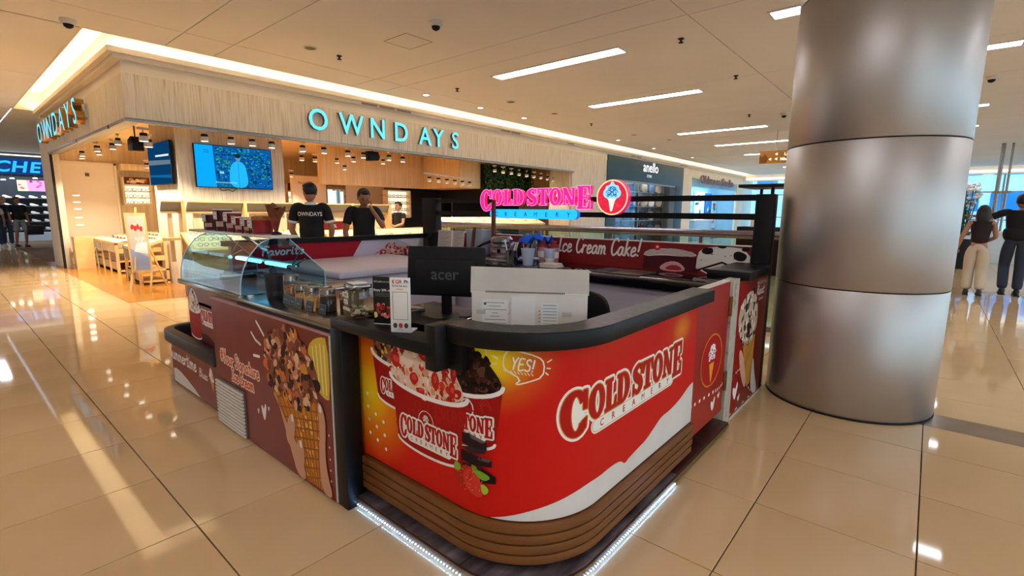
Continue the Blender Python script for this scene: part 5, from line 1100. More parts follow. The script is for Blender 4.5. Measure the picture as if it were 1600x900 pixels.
bin_=thing('black_tub','tall black plastic tub at the end of the jar row','tub',(1.25,2.86,.862)); MB(mat('black_plastic','1c1d20',.5,noise=(8,2),col2='242529')).lathe([(.0005,.002),(.043,.002),(.046,.006),(.055,.13),(.060,.132),(.060,.138),(.052,.138),(.048,.02),(.0005,.015)],n=28).build('shell',bin_,smooth=40); MB(m_dark).lathe([(.052,.12),(.0005,.118)],n=20).build('liner',bin_)
JC=[('c08850','8a5a30','jar of chopped nuts next to the black tub',.145,.042),('2a1c14','1a100c','jar of dark cookie crumbs, second from the black tub',.11,.036),('d8a850','b87a30','jar of golden flakes, third from the black tub',.11,.036),('d8b080','b88850','jar of pale chopped nuts, fourth from the black tub',.115,.040),('241410','3a2018','jar of chocolate chips, fifth from the black tub',.115,.042),('4a2c1c','2c1810','jar of brown sprinkles right beside the tips jar',.10,.036)]
for (c1,c2,lab,h_,r_),(x,y) in zip(JC,((1.27,2.70),(1.295,2.60),(1.24,2.52),(1.235,2.405),(1.255,2.28),(1.30,2.18))):
    t=thing('topping_jar',lab,'jar',(x,y,.862),0,'topping jars on the steel counter'); MB(m_jar).lathe([(.0005,.001),(r_,.001),(r_,h_*.78),(r_*.9,h_*.84)],n=24).build('glass',t,smooth=40); MB(mat('fill_'+c1,c1,.7,noise=(90,2),col2=c2)).lathe([(.0005,.004),(r_*.94,.004),(r_*.94,h_*.62),(.0005,h_*.66)],n=20).build('filling',t,smooth=40); MB(m_stl).lathe([(r_*.98,h_*.80),(r_*.98,h_*.98),(r_*.9,h_),(.0005,h_)],n=24).build('lid',t,smooth=40)
for k,(x,y) in enumerate(((1.205,2.64),(1.20,2.56),(1.19,2.47),(1.19,2.36),(1.195,2.24))):
    t=thing('jar_label_card',('first','second','third','fourth','fifth')[k]+' small black label card from the left in front of the jars','card',(x,y,.862),0,'label cards before the jars'); MB(mat('card_black','17171a',.4)).add([(0,-.035,.0),(0,.035,0),(.01,.035,.048),(.01,-.035,.048),(.004,-.035,0),(.004,.035,0),(.014,.035,.048),(.014,-.035,.048)],[(0,1,2,3),(7,6,5,4),(0,4,5,1),(1,5,6,2),(2,6,7,3),(3,7,4,0)]).build('card',t)
    pr=Print(lambda u,v,o:(v*.21-.0006-o,-u,v)); pr.stroke([(-.03,.004),(.03,.004),(.03,.044),(-.03,.044)],.0012,'8a8680',0,closed=True,caps=False); pr.text(('almond','oreo','flakes','peanut','choco')[k],0,.018,.014,'a8a49c',0); pr.build('lettering',t,world=False)
sp_=thing('wooden_scoop','short wooden scoop lying against the jars','scoop',(1.19,2.42,.862)); MB(mat('scoop_wood','a8743c',.6)).bar((1.19,2.30,.866),(1.205,2.31,.92),.012,.008).build('handle',sp_,world=True); MB(mat('scoop_wood')).ell((1.205,2.312,.925),(.012,.012,.008),8,5).build('bowl',sp_,world=True)
# ---- cups, price tags and cones on top of the case
CU=[(4.12,.115,.062,'tall dark red cup at the left end of the case top'),(3.90,.15,.062,'tallest red cup on the case top'),(3.72,.13,.055,'third red cup from the left on the case top'),(3.58,.10,.05,'fourth red cup from the left on the case top'),(3.44,.09,.046,'fifth red cup from the left on the case top'),(3.33,.07,.04,'smallest red cup on the case top')]
m_cupr=mat('cup_red','8f1a18',.4,noise=(8,2),col2='7c1412'); m_cupd=mat('cup_wine','4e1014',.4,noise=(8,2),col2='40100f')
for k,(y,h_,r_,lab) in enumerate(CU):
    t=thing('paper_cup',lab,'cup',(1.37,y,1.213),0,'red paper cups on the glass case'); MB(m_cupd if k<2 else m_cupr).lathe([(.0005,0),(r_*.74,0),(r_,h_),(r_*.95,h_),(r_*.7,.01)],n=22).build('body',t,smooth=40); MB(m_white).lathe([(r_,h_-.004),(r_+.003,h_),(r_,h_+.004),(r_-.004,h_)],n=22).build('rim',t,smooth=60)
    pr=Print(lambda u,v,o:(-(r_*.74+(r_*.26)*v/h_)*math.cos(u)-o*math.cos(u),-(r_*.74+r_*.26*v/h_)*math.sin(u)-o*math.sin(u),v),[-.9+.15*i for i in range(20)]); pr.poly([(-.1,h_*.2),(1.2,h_*.2),(1.2,h_*.45),(-.1,h_*.45)],'c9a89c',0); pr.build('printed_logo',t,world=False)
    t=thing('price_tag','price tag at the %s'%lab,'price tag',(1.30,y-.05,1.213+h_*.55),0,'price tags on the case top'); MB(mat('tag_white','d8d2c8',.5)).box(-.002,-.03,0,.002,.03,.055).build('card',t); MB(m_dark).box(-.003,-.003,-h_*.55,.003,.003,.0).build('stem',t); pr=Print(lambda u,v,o:(-.002-o,-u,v)); pr.stroke([(-.024,.006),(.024,.006),(.024,.049),(-.024,.049)],.003,'2a2420',0,closed=True,caps=False); pr.stroke([(-.014,.03),(.014,.03)],.006,'8a8278',0,caps=False); pr.build('printed_mark',t,world=False)
m_waf=mat('waffle','b0682c',.6,noise=(60,2),col2='8a4a1c')
t=thing('waffle_bowl_cup','red cup holding a golden waffle bowl at the right end of the case','cup',(1.37,3.25,1.213)); MB(m_cupr).lathe([(.0005,0),(.055,0),(.066,.085),(.062,.085),(.05,.01)],n=24).build('body',t,smooth=40); MB(m_waf).lathe([(.05,.07),(.07,.088),(.064,.11),(.04,.115),(.0005,.105)],n=24).build('waffle_bowl',t,smooth=50)
t=thing('waffle_cone','brown waffle cones stacked in a dark holder on the case end','waffle cone',(1.385,3.10,1.213)); MB(m_dark).lathe([(.0005,0),(.03,0),(.03,.01),(.014,.02)],n=14).build('holder_foot',t)
MB(mat('cone_sleeve','6a2418',.5,noise=(20,2),col2='8a3a20')).lathe([(.004,.004),(.008,.01),(.036,.115),(.034,.118)],n=20).build('sleeve',t,smooth=40)
wv=MB(mat('waffle_dark','7a4420',.6,noise=(50,2),col2='5a2c14')); pts=[]
for i in range(25):
    a=2*PI*i/24; pts.append((.037*math.cos(a),.037*math.sin(a),.11)); pts.append(((.058+.006*math.cos(3*a))*math.cos(a),(.058+.006*math.cos(3*a))*math.sin(a),.175+.018*math.sin(a-.6)+.012*math.cos(5*a)))
wv.add(pts,[(2*i,2*i+2,2*i+3,2*i+1) for i in range(24)]); wv.lathe([(.052,.165),(.03,.175),(.0005,.17)],n=20); wv.build('cone_tops',t,smooth=50)
# ---- things on the rear counter
CT=.868
wi=thing('waffle_iron','steel waffle iron with a black handle on the rear counter','waffle iron',(3.72,3.28,CT)); MB(m_stl).box(-.14,-.22,0,.16,.22,.03).build('base_tray',wi,bevel=.006); MB(m_stl).box(-.02,-.12,.03,.15,.16,.19).build('body',wi,bevel=.01); MB(m_stl).lathe([(.0005,.14),(.105,.14),(.115,.15),(.115,.175),(.10,.19),(.0005,.19)],(-.02,0,0),n=26).build('plate_lower',wi,smooth=40); MB(m_stl).lathe([(.0005,.197),(.115,.197),(.115,.222),(.09,.25),(.0005,.255)],(-.02,0,0),n=26).build('plate_upper',wi,smooth=40); MB(m_black).tube([(-.08,.09,.20),(-.12,.16,.17),(-.15,.22,.13)],.014,8).build('handle',wi,smooth=40)
for dx in (.08,.11): MB(m_black).cyl((-.022,-.10+dx*.0+.14,.06+dx*.4),(-.03,-.10+.14,.06+dx*.4),.016,n=12).build('dial',wi)
pt=thing('steel_pitcher','steel cup of utensils on the rear counter','pitcher',(3.60,3.06,CT)); MB(m_stl).lathe([(.0005,.0),(.052,.0),(.055,.005),(.055,.125),(.058,.13),(.052,.13),(.05,.01)],n=24).build('cup',pt,smooth=40)
for k in range(4): MB(rng.choice((m_stl,m_whplastic))).tube([(rng.uniform(-.02,.02),rng.uniform(-.02,.02),.02),(rng.uniform(-.05,.05),rng.uniform(-.06,.06),rng.uniform(.19,.25))],.006,6).build('utensil',pt)
t=thing('blue_cloth','blue cloth and scraper heaped behind the steel cup','cloth',(3.98,3.06,CT)); cl_=MB(mat('cloth_blue','1456c8',.6,noise=(14,3),col2='1c6ae0')); cl_.T=Matrix.Identity(4); G=9; vv=[(-.10+.2*i/(G-1),-.16+.32*j/(G-1),.24+.035*math.sin(i*1.3+j*.8)+.02*math.cos(j*1.9)-.012*((i-4)**2+(j-4)**2)/8) for i in range(G) for j in range(G)]; cl_.add(vv,[(i*G+j,i*G+j+1,(i+1)*G+j+1,(i+1)*G+j) for i in range(G-1) for j in range(G-1)]); cl_.build('cloth',t,smooth=60); MB(m_stl).lathe([(.0005,0),(.06,0),(.06,.22),(.0005,.22)],n=20).build('pot',t,smooth=40)
for k,(x,y,lab) in enumerate(((3.95,2.95,'pink lidded tub behind the steel cup on the rear counter'),(3.93,2.80,'pink lidded tub with a pale label right of its twin'))):
    t=thing('lidded_tub',lab,'tub',(x,y,CT),0,'pink tubs on the rear counter'); MB(mat('tub_pink','b88a94',.5,noise=(10,2),col2='a87480')).lathe([(.0005,0),(.045,0),(.05,.15),(.0005,.15)],n=20).build('body',t,smooth=40); MB(mat('tub_lid','8a2430',.4)).lathe([(.054,.15),(.054,.175),(.03,.18),(.03,.215),(.0005,.215)],n=20).build('lid',t,smooth=40); MB(m_whplastic).lathe([(.0495,.05),(.0515,.11)],n=20).build('label_band',t)
m_clear=mat('frosted_plastic','cfd8ee',.3,alpha=.72)
t=thing('plastic_cup','tall translucent plastic container on the rear counter','container',(3.60,2.86,CT)); MB(m_clear).lathe([(.0005,.0),(.045,.0),(.066,.15),(.070,.155),(.064,.155),(.043,.008)],n=22).build('wall',t,smooth=40); MB(mat('cup_scraps','e8ecf4',.6)).ell((0,0,.04),(.03,.03,.02),8,5).build('contents',t)
t=thing('plastic_cup','short stack of white plastic cups beside the container','cup',(3.72,2.70,CT))
for k in range(5): MB(m_clear if k else m_whplastic).lathe([(.035,.02+k*.02),(.052,.07+k*.02),(.054,.073+k*.02)],n=18).build('cup',t,smooth=40)
t=thing('lid_stack','flat white lids stacked on the rear counter','lids',(3.62,2.60,CT))
for k in range(3): MB(m_whplastic).box(-.07,-.09+.01*k,.013*k,.07,.09,.013*k+.011).build('lid',t,bevel=.004)
t=thing('blue_wrap','crumpled blue and white wrappers beside the plastic container','wrapper',(3.72,2.96,CT)); wr=MB()
for k in range(14): wr.use(rng.choice((mat('wrap_blue','3a66d8',.5),mat('wrap_white','c8d2ee',.5)))); wr.ell((rng.uniform(-.05,.05),rng.uniform(-.09,.09),rng.uniform(.01,.06)),(rng.uniform(.015,.035),rng.uniform(.02,.05),rng.uniform(.008,.02)),8,5)
wr.build('film',t,smooth=40)
t=thing('flat_tray','dark tray with blue liner lying on the rear counter','tray',(3.72,1.95,CT)); MB(mat('tray_brown','4a3a30',.3)).box(-.16,-.24,0,.16,.2,.012).build('tray',t,bevel=.004); MB(mat('liner_blue','10284e',.5)).box(-.14,.02,.012,.0,.19,.016).build('liner',t)
t=thing('file_rack','rack of printed papers behind the monitor','paper rack',(3.86,4.02,CT)); MB(mat('rack_grey','6a6a70',.4)).box(-.10,-.34,0,.1,.30,.03).build('base',t); MB(mat('box_grey','8e98a4',.5)).box(-.05,-.36,.03,.1,-.12,.30).build('box',t,bevel=.004)
pr=Print(lambda u,v,o:(-.11-o+.10*v,-u,v))
for a,b in ((-.30,-.08),(-.05,.12)):
    pr.poly([(a,.03),(b,.03),(b,.28),(a,.28)],'b8b2ae',0)
    for k in range(12): pr.stroke([(a+.02,.26-.018*k),(b-.02-.03*(k%3),.26-.018*k)],.004,'7a7470',.6,caps=False)
MB(m_whplastic).add([(-.108,.30,.03),(-.108,-.12,.03),(-.08,-.12,.28),(-.08,.30,.28),(-.10,.30,.03),(-.10,-.12,.03),(-.072,-.12,.28),(-.072,.30,.28)],[(0,1,2,3),(7,6,5,4),(0,4,5,1),(1,5,6,2),(2,6,7,3),(3,7,4,0)]).build('backing_board',t); pr.build('printed_sheets',t,world=False)
t=thing('blender_jar','black blender jar left of the paper rack','blender',(3.84,4.42,CT)); MB(m_black).lathe([(.0005,0),(.07,0),(.075,.03),(.06,.06),(.068,.22),(.06,.225),(.0005,.225)],n=20).build('jar',t,smooth=40); MB(m_black).lathe([(.07,.225),(.072,.25),(.03,.26),(.0005,.26)],n=20).build('lid',t,smooth=40); MB(m_black).tube(catmull([(-.06,.02,.2),(-.11,.03,.19),(-.11,.03,.09),(-.07,.02,.08)],4),.01,8).build('handle',t)
m_stick=mat('brown_wood_stick','6e3a1c',.6,noise=(10,3),col2='5c2e14')
t=thing('wooden_pole','tall brown wooden pole rising behind the waffle iron','pole',(3.95,3.62,CT)); MB(m_stick).box(-.015,-.02,0,.015,.02,.62).build('stick',t); MB(m_dark).box(-.03,-.035,0,.03,.035,.02).build('foot',t)
t=thing('wooden_pole','short leaning wooden pole left of the waffle iron','pole',(3.80,3.78,CT)); MB(m_stick).bar((0,.03,0),(0,-.02,.33),.028,.028).build('stick',t); MB(m_dark).box(-.03,-.0,0,.03,.06,.015).build('foot',t)
# ---- black chair back and hanging cable
ch=thing('black_chair','black chair with a rounded back inside the curved counter','chair',(2.45,1.62,.052)); 
MB(m_black).prism(chaikin([(-.20,.0),(.20,.0),(.21,.26),(.12,.34),(-.12,.34),(-.21,.26)],2),lambda u,v,q:(.10+q,u,.50+v),0,.04).build('backrest',ch,bevel=.008); MB(m_black).box(-.22,-.22,.42,.20,.22,.48).build('seat',ch,bevel=.02); MB(m_black).cyl((0,0,.08),(0,0,.42),.025).build('pedestal',ch); MB(m_black).box(.12,-.03,.40,.15,.03,.56).build('back_stay',ch)
for k in range(5): MB(m_black).bar((0,0,.06),(.24*math.cos(k*1.257),.24*math.sin(k*1.257),.03),.04,.03).build('base_arm',ch)
t=thing('loose_cable','black cable hanging between the end panel and the column','cable',(4.12,1.0,0)); MB(m_dark).tube(catmull([(4.10,.97,.55),(4.13,.94,.42),(4.12,.93,.30),(4.15,.95,.18),(4.12,.93,.08),(4.16,.96,.006)],5),.006).build('cord',t,world=True); MB(mat('pale_green_sheet','9aa890',.4,alpha=.8)).add([(4.11,.98,.05),(4.19,.96,.05),(4.19,.97,.6),(4.12,.985,.62)],[(0,1,2,3)]).build('film',t,world=True)
# ================================================================== FAR PARTS OF THE MALL
m_pane=glassmat('window_glass','e8f6ff',0.0,.12); m_mull=mat('window_frame','aebcc6',.35,.3,noise=(4,2),col2='a2b0ba')
XE=30.0
we=MB(m_white).box(XE,-8.2,3.12,XE+.15,8.4,3.6).box(XE,-8.2,0,XE+.15,8.4,.10)
struct('wall_east',we); 
bl=thing('window_light_strip','thin bright light strip along the top of the far windows','strip light',(XE-.1,0,3.2)); MB(emis('window_strip','ffffff',2.2)).box(XE-.12,-8,3.20,XE-.06,8.2,3.27).build('tube',bl,world=True)
k=0
for i in range(11):
    y0=-8.2+i*1.51; wn_=bpy.data.objects.new('window_%d'%(i+1),None); COL.objects.link(wn_); wn_.location=(XE,y0,0); wn_['kind']='structure'
    fr=MB(m_mull).box(XE,y0-.03,.1,XE+.12,y0+.03,3.12); fr.build('mullion',wn_,world=True)
    for z in (1.15,2.35): MB(m_mull).box(XE+.02,y0+.03,z-.025,XE+.10,y0+1.48,z+.025).build('transom',wn_,world=True)
    for z0,z1 in ((.1,1.125),(1.175,2.325),(2.375,3.12)): MB(m_pane).box(XE+.05,y0+.03,z0,XE+.06,y0+1.48,z1).build('pane',wn_,world=True)
# outside: pale terrace and buildings with blue glass
struct('ground_outside',MB(mat('pale_terrace','c9d8e2',.6,noise=(1,2),col2='bccdd8')).box(XE+.15,-30,-.3,70,40,-.05))
def outbld(label,x,y0,y1,z,wins):
    t=thing('outside_building',label,'building',(x,(y0+y1)/2,-.05)); MB(mat('pale_facade','d8e8f0',.6,noise=(.8,2),col2='ccdfe8')).box(x,y0,-.05,x+6,y1,z).build('block',t,world=True)
    n=max(1,int((y1-y0)/2.2))
    for r in range(wins):
        for i in range(n):
            a=y0+(y1-y0)*(i+.12)/n; b=y0+(y1-y0)*(i+.88)/n; bx('window_pane',mat('blue_glass_pane','2f8fd0',.1,noise=(.6,2),col2='1f78b8'),(x-.04,a,1.6+2.4*r,x,b,2.9+2.4*r),t)
outbld('pale building with blue windows outside, right of the column',46,-16,2,5.2,2); outbld('pale building with blue windows outside, left of the column',50,4,22,6,2)
# ---- planter with white flowers
pl_=thing('flower_planter','tall dark planter with white flowers beside the column','planter',(17.0,-.62,0)); MB(m_dark).lathe([(.0005,0),(.17,0),(.22,.75),(.19,.75),(.17,.70),(.0005,.70)],n=20).build('pot',pl_,smooth=40)
st_=MB(mat('stem_green','23502a',.6)); fl=MB(mat('petal_white','f4f6f4',.5)); lv=MB(mat('leaf_deep','184a24',.5))
for k in range(12):
    a=rng.uniform(0,6.28); r=rng.uniform(.04,.22); h_=rng.uniform(1.6,2.15); st_.tube([(0,0,.7),(r*.5*math.cos(a),r*.5*math.sin(a),1.2),(r*math.cos(a),r*math.sin(a),h_)],.012,5)
    for q in range(7): fl.ell((r*math.cos(a)+rng.uniform(-.09,.09),r*math.sin(a)+rng.uniform(-.09,.09),h_+rng.uniform(-.1,.08)),(.055,.055,.04),6,4)
    for q in range(6):
        z=rng.uniform(.8,1.7); b_=rng.uniform(0,6.28); l=rng.uniform(.15,.28); x,y=r*.6*math.cos(a),r*.6*math.sin(a); lv.add([(x,y,z),(x+l*.5*math.cos(b_)-.04*math.sin(b_),y+l*.5*math.sin(b_)+.04*math.cos(b_),z+.08),(x+l*math.cos(b_),y+l*math.sin(b_),z+.02),(x+l*.5*math.cos(b_)+.04*math.sin(b_),y+l*.5*math.sin(b_)-.04*math.cos(b_),z+.08)],[(0,1,2,3)])
st_.build('stems',pl_); fl.build('blossom',pl_,smooth=60)['kind']='stuff'; lv.build('foliage',pl_)['kind']='stuff'
t=thing('steel_post','slim steel post with a collar before the far windows','post',(20.5,-1.35,0)); MB(m_alu).cyl((20.5,-1.35,0),(20.5,-1.35,3.43),.05,n=14).build('shaft',t,world=True,smooth=40); MB(m_alu).cyl((20.5,-1.55,0),(20.5,-1.55,3.43),.03,n=12).build('shaft',t,world=True,smooth=40); MB(m_alu).box(20.42,-1.65,2.0,20.58,-1.25,2.06).build('collar',t,world=True)
for k,(x,y0,y1,lab) in enumerate(((19.5,-3.6,-.2,'low pale glass fronted counter left of the walking woman'),(21.5,1.2,3.4,'low white counter far behind the sign frame'))):
    t=thing('far_counter',lab,'counter',(x,(y0+y1)/2,0)); MB(mat('counter_pale','cfe0ea',.3)).box(x,y0,0,x+.6,y1,.85).build('body',t,world=True,bevel=.01); MB(m_white).box(x-.03,y0-.03,.85,x+.63,y1+.03,.90).build('top',t,world=True)
# ---- bag shop
fa=MB(m_teal).box(14.7,8.36,2.47,21.2,8.395,3.24).box(14.7,8.36,0,15.35,8.46,2.469).box(20.45,8.36,0,21.2,8.395,2.469); struct('trim_5',fa,bevel=.004)
pr=Print(lambda u,v,o:(u,8.36-.03-o,v)); sgn=thing('bag_shop_sign','white lettering anello on the slate teal front','sign',(17.9,8.35,2.8)); mb=MB(); text3d(mb,'anello',lambda u,v,t:(17.25+u*.55,8.36-t,2.86+v*.5),.03,emis('white_letter','ffffff',1.3),m_alu,.015); mb.build('lettering',sgn,world=True); mb=MB(); text3d(mb,'STORE',lambda u,v,t:(17.62+u*.14,8.36-t,2.66+v*.14),.01,emis('white_letter','ffffff',1.3),m_alu); mb.build('lettering',sgn,world=True)
struct('wall_bag_shop',MB(mat('bag_shop_wall','8e9aa0',.7,noise=(1,2),col2='98a4aa')).box(14.75,9.6,0,21.15,9.7,3.0).box(21.05,8.52,0,21.15,9.6,3.0).box(14.75,8.52,3.0,21.15,9.7,3.1))
bgc=[mat('bag_%d'%i,c,.6) for i,c in enumerate(('20242a','e8e4dc','6a6258','3a5068','b8a890'))]
def bag_mesh(m):
    b=MB(m); b.prism(chaikin([(-.16,0),(.16,0),(.18,.22),(.12,.34),(-.12,.34),(-.18,.22)],1),lambda u,v,t:(u,t,v),-.06,.06); b.tube(catmull([(-.08,0,.33),(-.05,0,.46),(.05,0,.46),(.08,0,.33)],3),.012,6); return b
bags=[bag_mesh(m).build('handbag',bevel=.01) for m in bgc]; used_=[0]*5
sh=thing('bag_shelf','open shelves of bags inside the slate teal shop','shelf',(18,9.0,0))
for z in (.5,1.05,1.6,2.15): bx('shelf_board',m_alu,(15.6,8.85,z-.03,20.4,9.2,z),sh)
for x in (15.6,18.0,20.35): bx('upright',m_alu,(x,8.85,0,x+.05,9.2,2.45),sh)
r_n=('bottom','lower','upper','top')
for ri,z in enumerate((.5,1.05,1.6,2.15)):
    for k in range(7):
        i=rng.randrange(5); o=bags[i] if not used_[i] else bags[i].copy()
        if used_[i]: COL.objects.link(o)
        used_[i]=1; o.location=(15.95+k*.70,9.0,z); o.rotation_euler=(0,0,rng.uniform(-.7,-.2)); tag(o,'bag on the %s shelf of the slate teal shop, %s from the left'%(r_n[ri],('first','second','third','fourth','fifth','sixth','seventh')[k]),'bag','bags on the shelves of the teal shop')
dg_=thing('glass_door','glass door pane of the bag shop behind the round emblem','glass door',(16.2,8.42,0)); MB(m_pane).box(15.4,8.40,0.02,16.9,8.415,2.45).build('pane',dg_,world=True); MB(m_alu).box(15.36,8.38,2.40,20.45,8.44,2.46).build('head_rail',dg_,world=True)
# ---- photo studio
sgn=thing('studio_sign','dark raised letters Oldmoon Studio on the white wall','sign',(25.7,8.38,2.75)); mb=MB(); text3d(mb,'Oldmoon Studio',lambda u,v,t:(23.2+u*.72,8.38-t,2.72+v*.52),.05,mat('studio_letter','2a2a30',.4),mat('studio_letter_side','b88a88',.5),.01); mb.build('lettering',sgn,world=True)
struct('wall_studio',MB(mat('studio_blue_wall','9fd0ea',.6,noise=(1,2),col2='88c0e0')).box(22.3,9.6,0,29.4,9.7,3.0).box(22.32,8.52,2.55,29,8.57,3.1).box(29.3,8.52,0,29.4,9.6,3.0))
for k,(x0,x1,z0,z1,c) in enumerate(((24.6,25.6,.9,2.3,'8fb4d8'),(25.8,27.2,.6,2.45,'d8ecf4'),(27.4,28.3,.3,2.4,'2a6ab8'),(28.5,29.2,.5,2.3,'c8e0ee'))):
    t=thing('studio_poster',('pale blue','large white and teal','tall deep blue','light')[k]+' poster inside the photo studio','poster',(x0,9.55,z0)); MB(mat('poster_'+c,c,.5)).box(x0,9.50,z0,x1,9.55,z1).build('board',t,world=True); pr=Print(lambda u,v,o:(u,9.50-o,v))
    for q in range(8): pr.blob((rng.uniform(x0+.2,x1-.2),rng.uniform(z0+.2,z1-.2)),rng.uniform(.06,.2),rng.uniform(.05,.15),rng.choice(('2a8a94','1a3a5a','e8f4f8','c85a6a','5ab0d8')),q*.3)
    pr.build('printed_picture',t)
bx_=thing('studio_counter','blue white counter at the studio entrance','counter',(25,9.1,0)); MB(mat('studio_counter_blue','9cc8e8',.4)).box(24.2,8.9,0,26.8,9.3,.95).build('body',bx_,world=True,bevel=.01); MB(m_white).box(24.15,8.85,.95,26.85,9.35,1.0).build('top',bx_,world=True)
# ---- another kiosk under a black canopy
ck=thing('canopy_kiosk','far kiosk with a flat black canopy left of the column','kiosk',(12.3,2.6,0)); MB(m_black).box(11.9,1.6,1.93,13.2,3.42,2.0).build('canopy',ck,world=True,bevel=.006)
for x,y in ((12.1,1.75),(13.0,1.75),(13.0,3.2),(12.1,2.75)): MB(m_black).box(x-.03,y-.03,0,x+.03,y+.03,1.93).build('post',ck,world=True)
MB(m_black).box(11.95,1.8,0,12.4,3.4,1.06).build('counter',ck,world=True,bevel=.008); MB(mat('kiosk_screen','8fd0f0',.3,emit='7cc8f0',es=.8)).box(11.97,1.9,1.12,11.99,2.3,1.5).build('screen',ck,world=True); MB(m_whplastic).box(12.05,2.9,1.06,12.3,3.15,1.22).build('till',ck,world=True)
# ---- orange hanging sign
hs=thing('hanging_sign','small orange hanging direction sign left of the column','sign',(14,3.1,2.6)); MB(mat('sign_orange','b3761c',.5,noise=(2,2),col2='a86a16')).box(14,2.6,2.62,14.06,3.57,2.93).build('panel',hs,world=True); MB(m_alu).cyl((14.03,3.2,2.93),(14.03,3.2,CZ),.01,n=8).build('rod',hs,world=True); MB(m_alu).cyl((14.03,2.8,2.93),(14.03,2.8,CZ),.01,n=8).build('rod',hs,world=True)
pr=Print(lambda u,v,o:(14-o,-u,v)); me_=emis('sign_letter','fff6c8',1.6); pr.text('Landmark',-2.80,2.80,.10,me_,0,bold=.02); pr.text('Mla.',-3.0,2.68,.10,me_,0,bold=.02)
for u,v in ((-3.18,2.84),(-3.18,2.72),(-3.32,2.72)): pr.poly([(u-.03,v),(u+.03,v-.035),(u+.03,v+.035)],me_,0)
pr.poly([(-3.56,2.63),(-3.40,2.63),(-3.36,2.74),(-3.44,2.86),(-3.5,2.78),(-3.56,2.82)],'7a4a10',0); pr.build('lettering',hs)
# ---- balustrade behind the kiosk
ba=thing('glass_balustrade','glass balustrade with a thick steel handrail behind the kiosk','balustrade',(6.2,4.2,0)); MB(mat('handrail_steel','8a8690',.25,.95,noise=(6,2),col2='96929c')).tube([(6.2,.9,1.115),(6.2,7.2,1.115)],.048,14).build('handrail',ba,world=True,smooth=40)
m_bal=glassmat('balustrade_glass','dcefe8',0.0,.15)
for k in range(5): MB(m_bal).box(6.195,.93+1.26*k,.06,6.207,.93+1.26*k+1.23,1.07).build('pane',ba,world=True)
for k in range(6): MB(m_alu).bar((6.2,.92+1.256*k,.0),(6.2,.92+1.256*k,1.08),.04,.03).build('post',ba,world=True)
for y in (1.8,2.35,4.3): MB(mat('brace_grey','5a5e62',.4,.5)).bar((6.26,y,.95),(6.5,y+.35,.3),.04,.03).build('brace',ba,world=True)
bx('shoe',m_alu,(6.16,.9,0,6.24,7.2,.06),ba)
# ---- sneaker shop far left
struct('wall_far_left',MB(mat('sneaker_shop_wall','3a4652',.6,noise=(1,2),col2='44505c')).box(-4,30,0,8,30.1,3.6).box(-4,26.9,2.72,8,27.1,3.6))
struct('wall_left_side',MB(m_white).box(3.9,16.2,0,4.0,27,3.43).box(1.96,15.96,0,4.0,16.2,3.43))
cs=thing('sneaker_shop_sign','blue sign with cut letters CHE at the far left','sign',(2.4,26.9,2.6)); MB(mat('sign_navy','0a3f8a',.4,emit='0a4aa0',es=.5)).box(1.0,26.84,2.62,4.2,26.9,3.2).build('board',cs,world=True)
for ch,x in (('C',1.72),('H',2.18),('E',2.68)):
    mb=MB(); text3d(mb,ch,lambda u,v,t:(x+u*.62+v*.12,26.84-t,2.70+v*.56),.04,emis('sneaker_letter','2fb4ff',1.3),mat('sneaker_letter_side','0b2f6a',.4),.03); mb.build('letter',cs,world=True)
bx('light_line',emis('shop_line','fff4e0',2.0),(1.0,26.80,3.3,4.2,26.85,3.34),cs)
ps=thing('pink_screen','pink and yellow lit promotion screen under the blue sign','screen',(2.7,27.6,1.9)); MB(m_black).box(2.35,27.6,1.98,3.2,27.66,2.45).build('casing',ps,world=True); pr=Print(lambda u,v,o:(u,27.6-o,v)); pr.poly([(2.37,2.0),(3.18,2.0),(3.18,2.43),(2.37,2.43)],emis('pink_lit','f6a8e0',1.3),0); pr.poly([(2.37,2.0),(2.68,2.0),(2.64,2.43),(2.37,2.43)],emis('pale_lit','fff2c8',1.3),1)
for q in range(10): pr.blob((rng.uniform(2.42,3.1),rng.uniform(2.05,2.4)),.05,.04,emis(rng.choice(('lit_a','lit_b','lit_c')),rng.choice(('c83a5a','f0e060','e86ac0')),1.1),2)
pr.build('display',ps)
ss=thing('sneaker_wall','dark shelf wall of the sneaker shop with rows of white shoes','shelf',(3.0,28.5,0)); MB(mat('shelf_dark','252b33',.5)).box(1.9,28.6,0,3.8,28.7,2.6).build('back_panel',ss,world=True)
for z in (.45,.78,1.10,1.42,1.74): bx('shelf_board',m_alu,(1.9,28.3,z-.03,3.8,28.6,z),ss)
shoe=MB(mat('sneaker_white','e4e8ec',.5)); shoe.prism(chaikin([(-.13,0),(.13,0),(.14,.04),(.05,.06),(-.04,.11),(-.13,.11)],1),lambda u,v,t:(u,t,v),-.045,.045); sh0=shoe.build('sneaker',bevel=.008); fst=True
for ri,z in enumerate((.45,.78,1.10,1.42,1.74)):
    for k in range(5):
        o=sh0 if fst else sh0.copy()
        if not fst: COL.objects.link(o)
        fst=False; o.location=(2.1+k*.38,28.42,z); tag(o,'white sneaker on the %s shelf of the far left shop'%('lowest','second','middle','fourth','highest')[ri],'shoe','sneakers on the far left shelf wall')
bx('front_plinth',mat('plinth_blue_white','b8c8d8',.4),(1.4,28.0,0,3.9,28.3,.35),ss)
for k,(x,z) in enumerate(((1.75,2.45),(2.0,2.4),(2.25,2.46),(2.9,2.5),(3.3,2.42))): downl=thing('far_lamp','round white lamp in the cluster inside the far left shop','lamp',(x,27.5,z),0,'far lamp cluster'); MB(m_down).lathe([(.0005,0),(.07,0),(.06,.03),(.0005,.04)],n=12).build('lens',downl); MB(m_dark).cyl((0,0,.04),(0,0,1.1),.008,n=6).build('rod',downl)
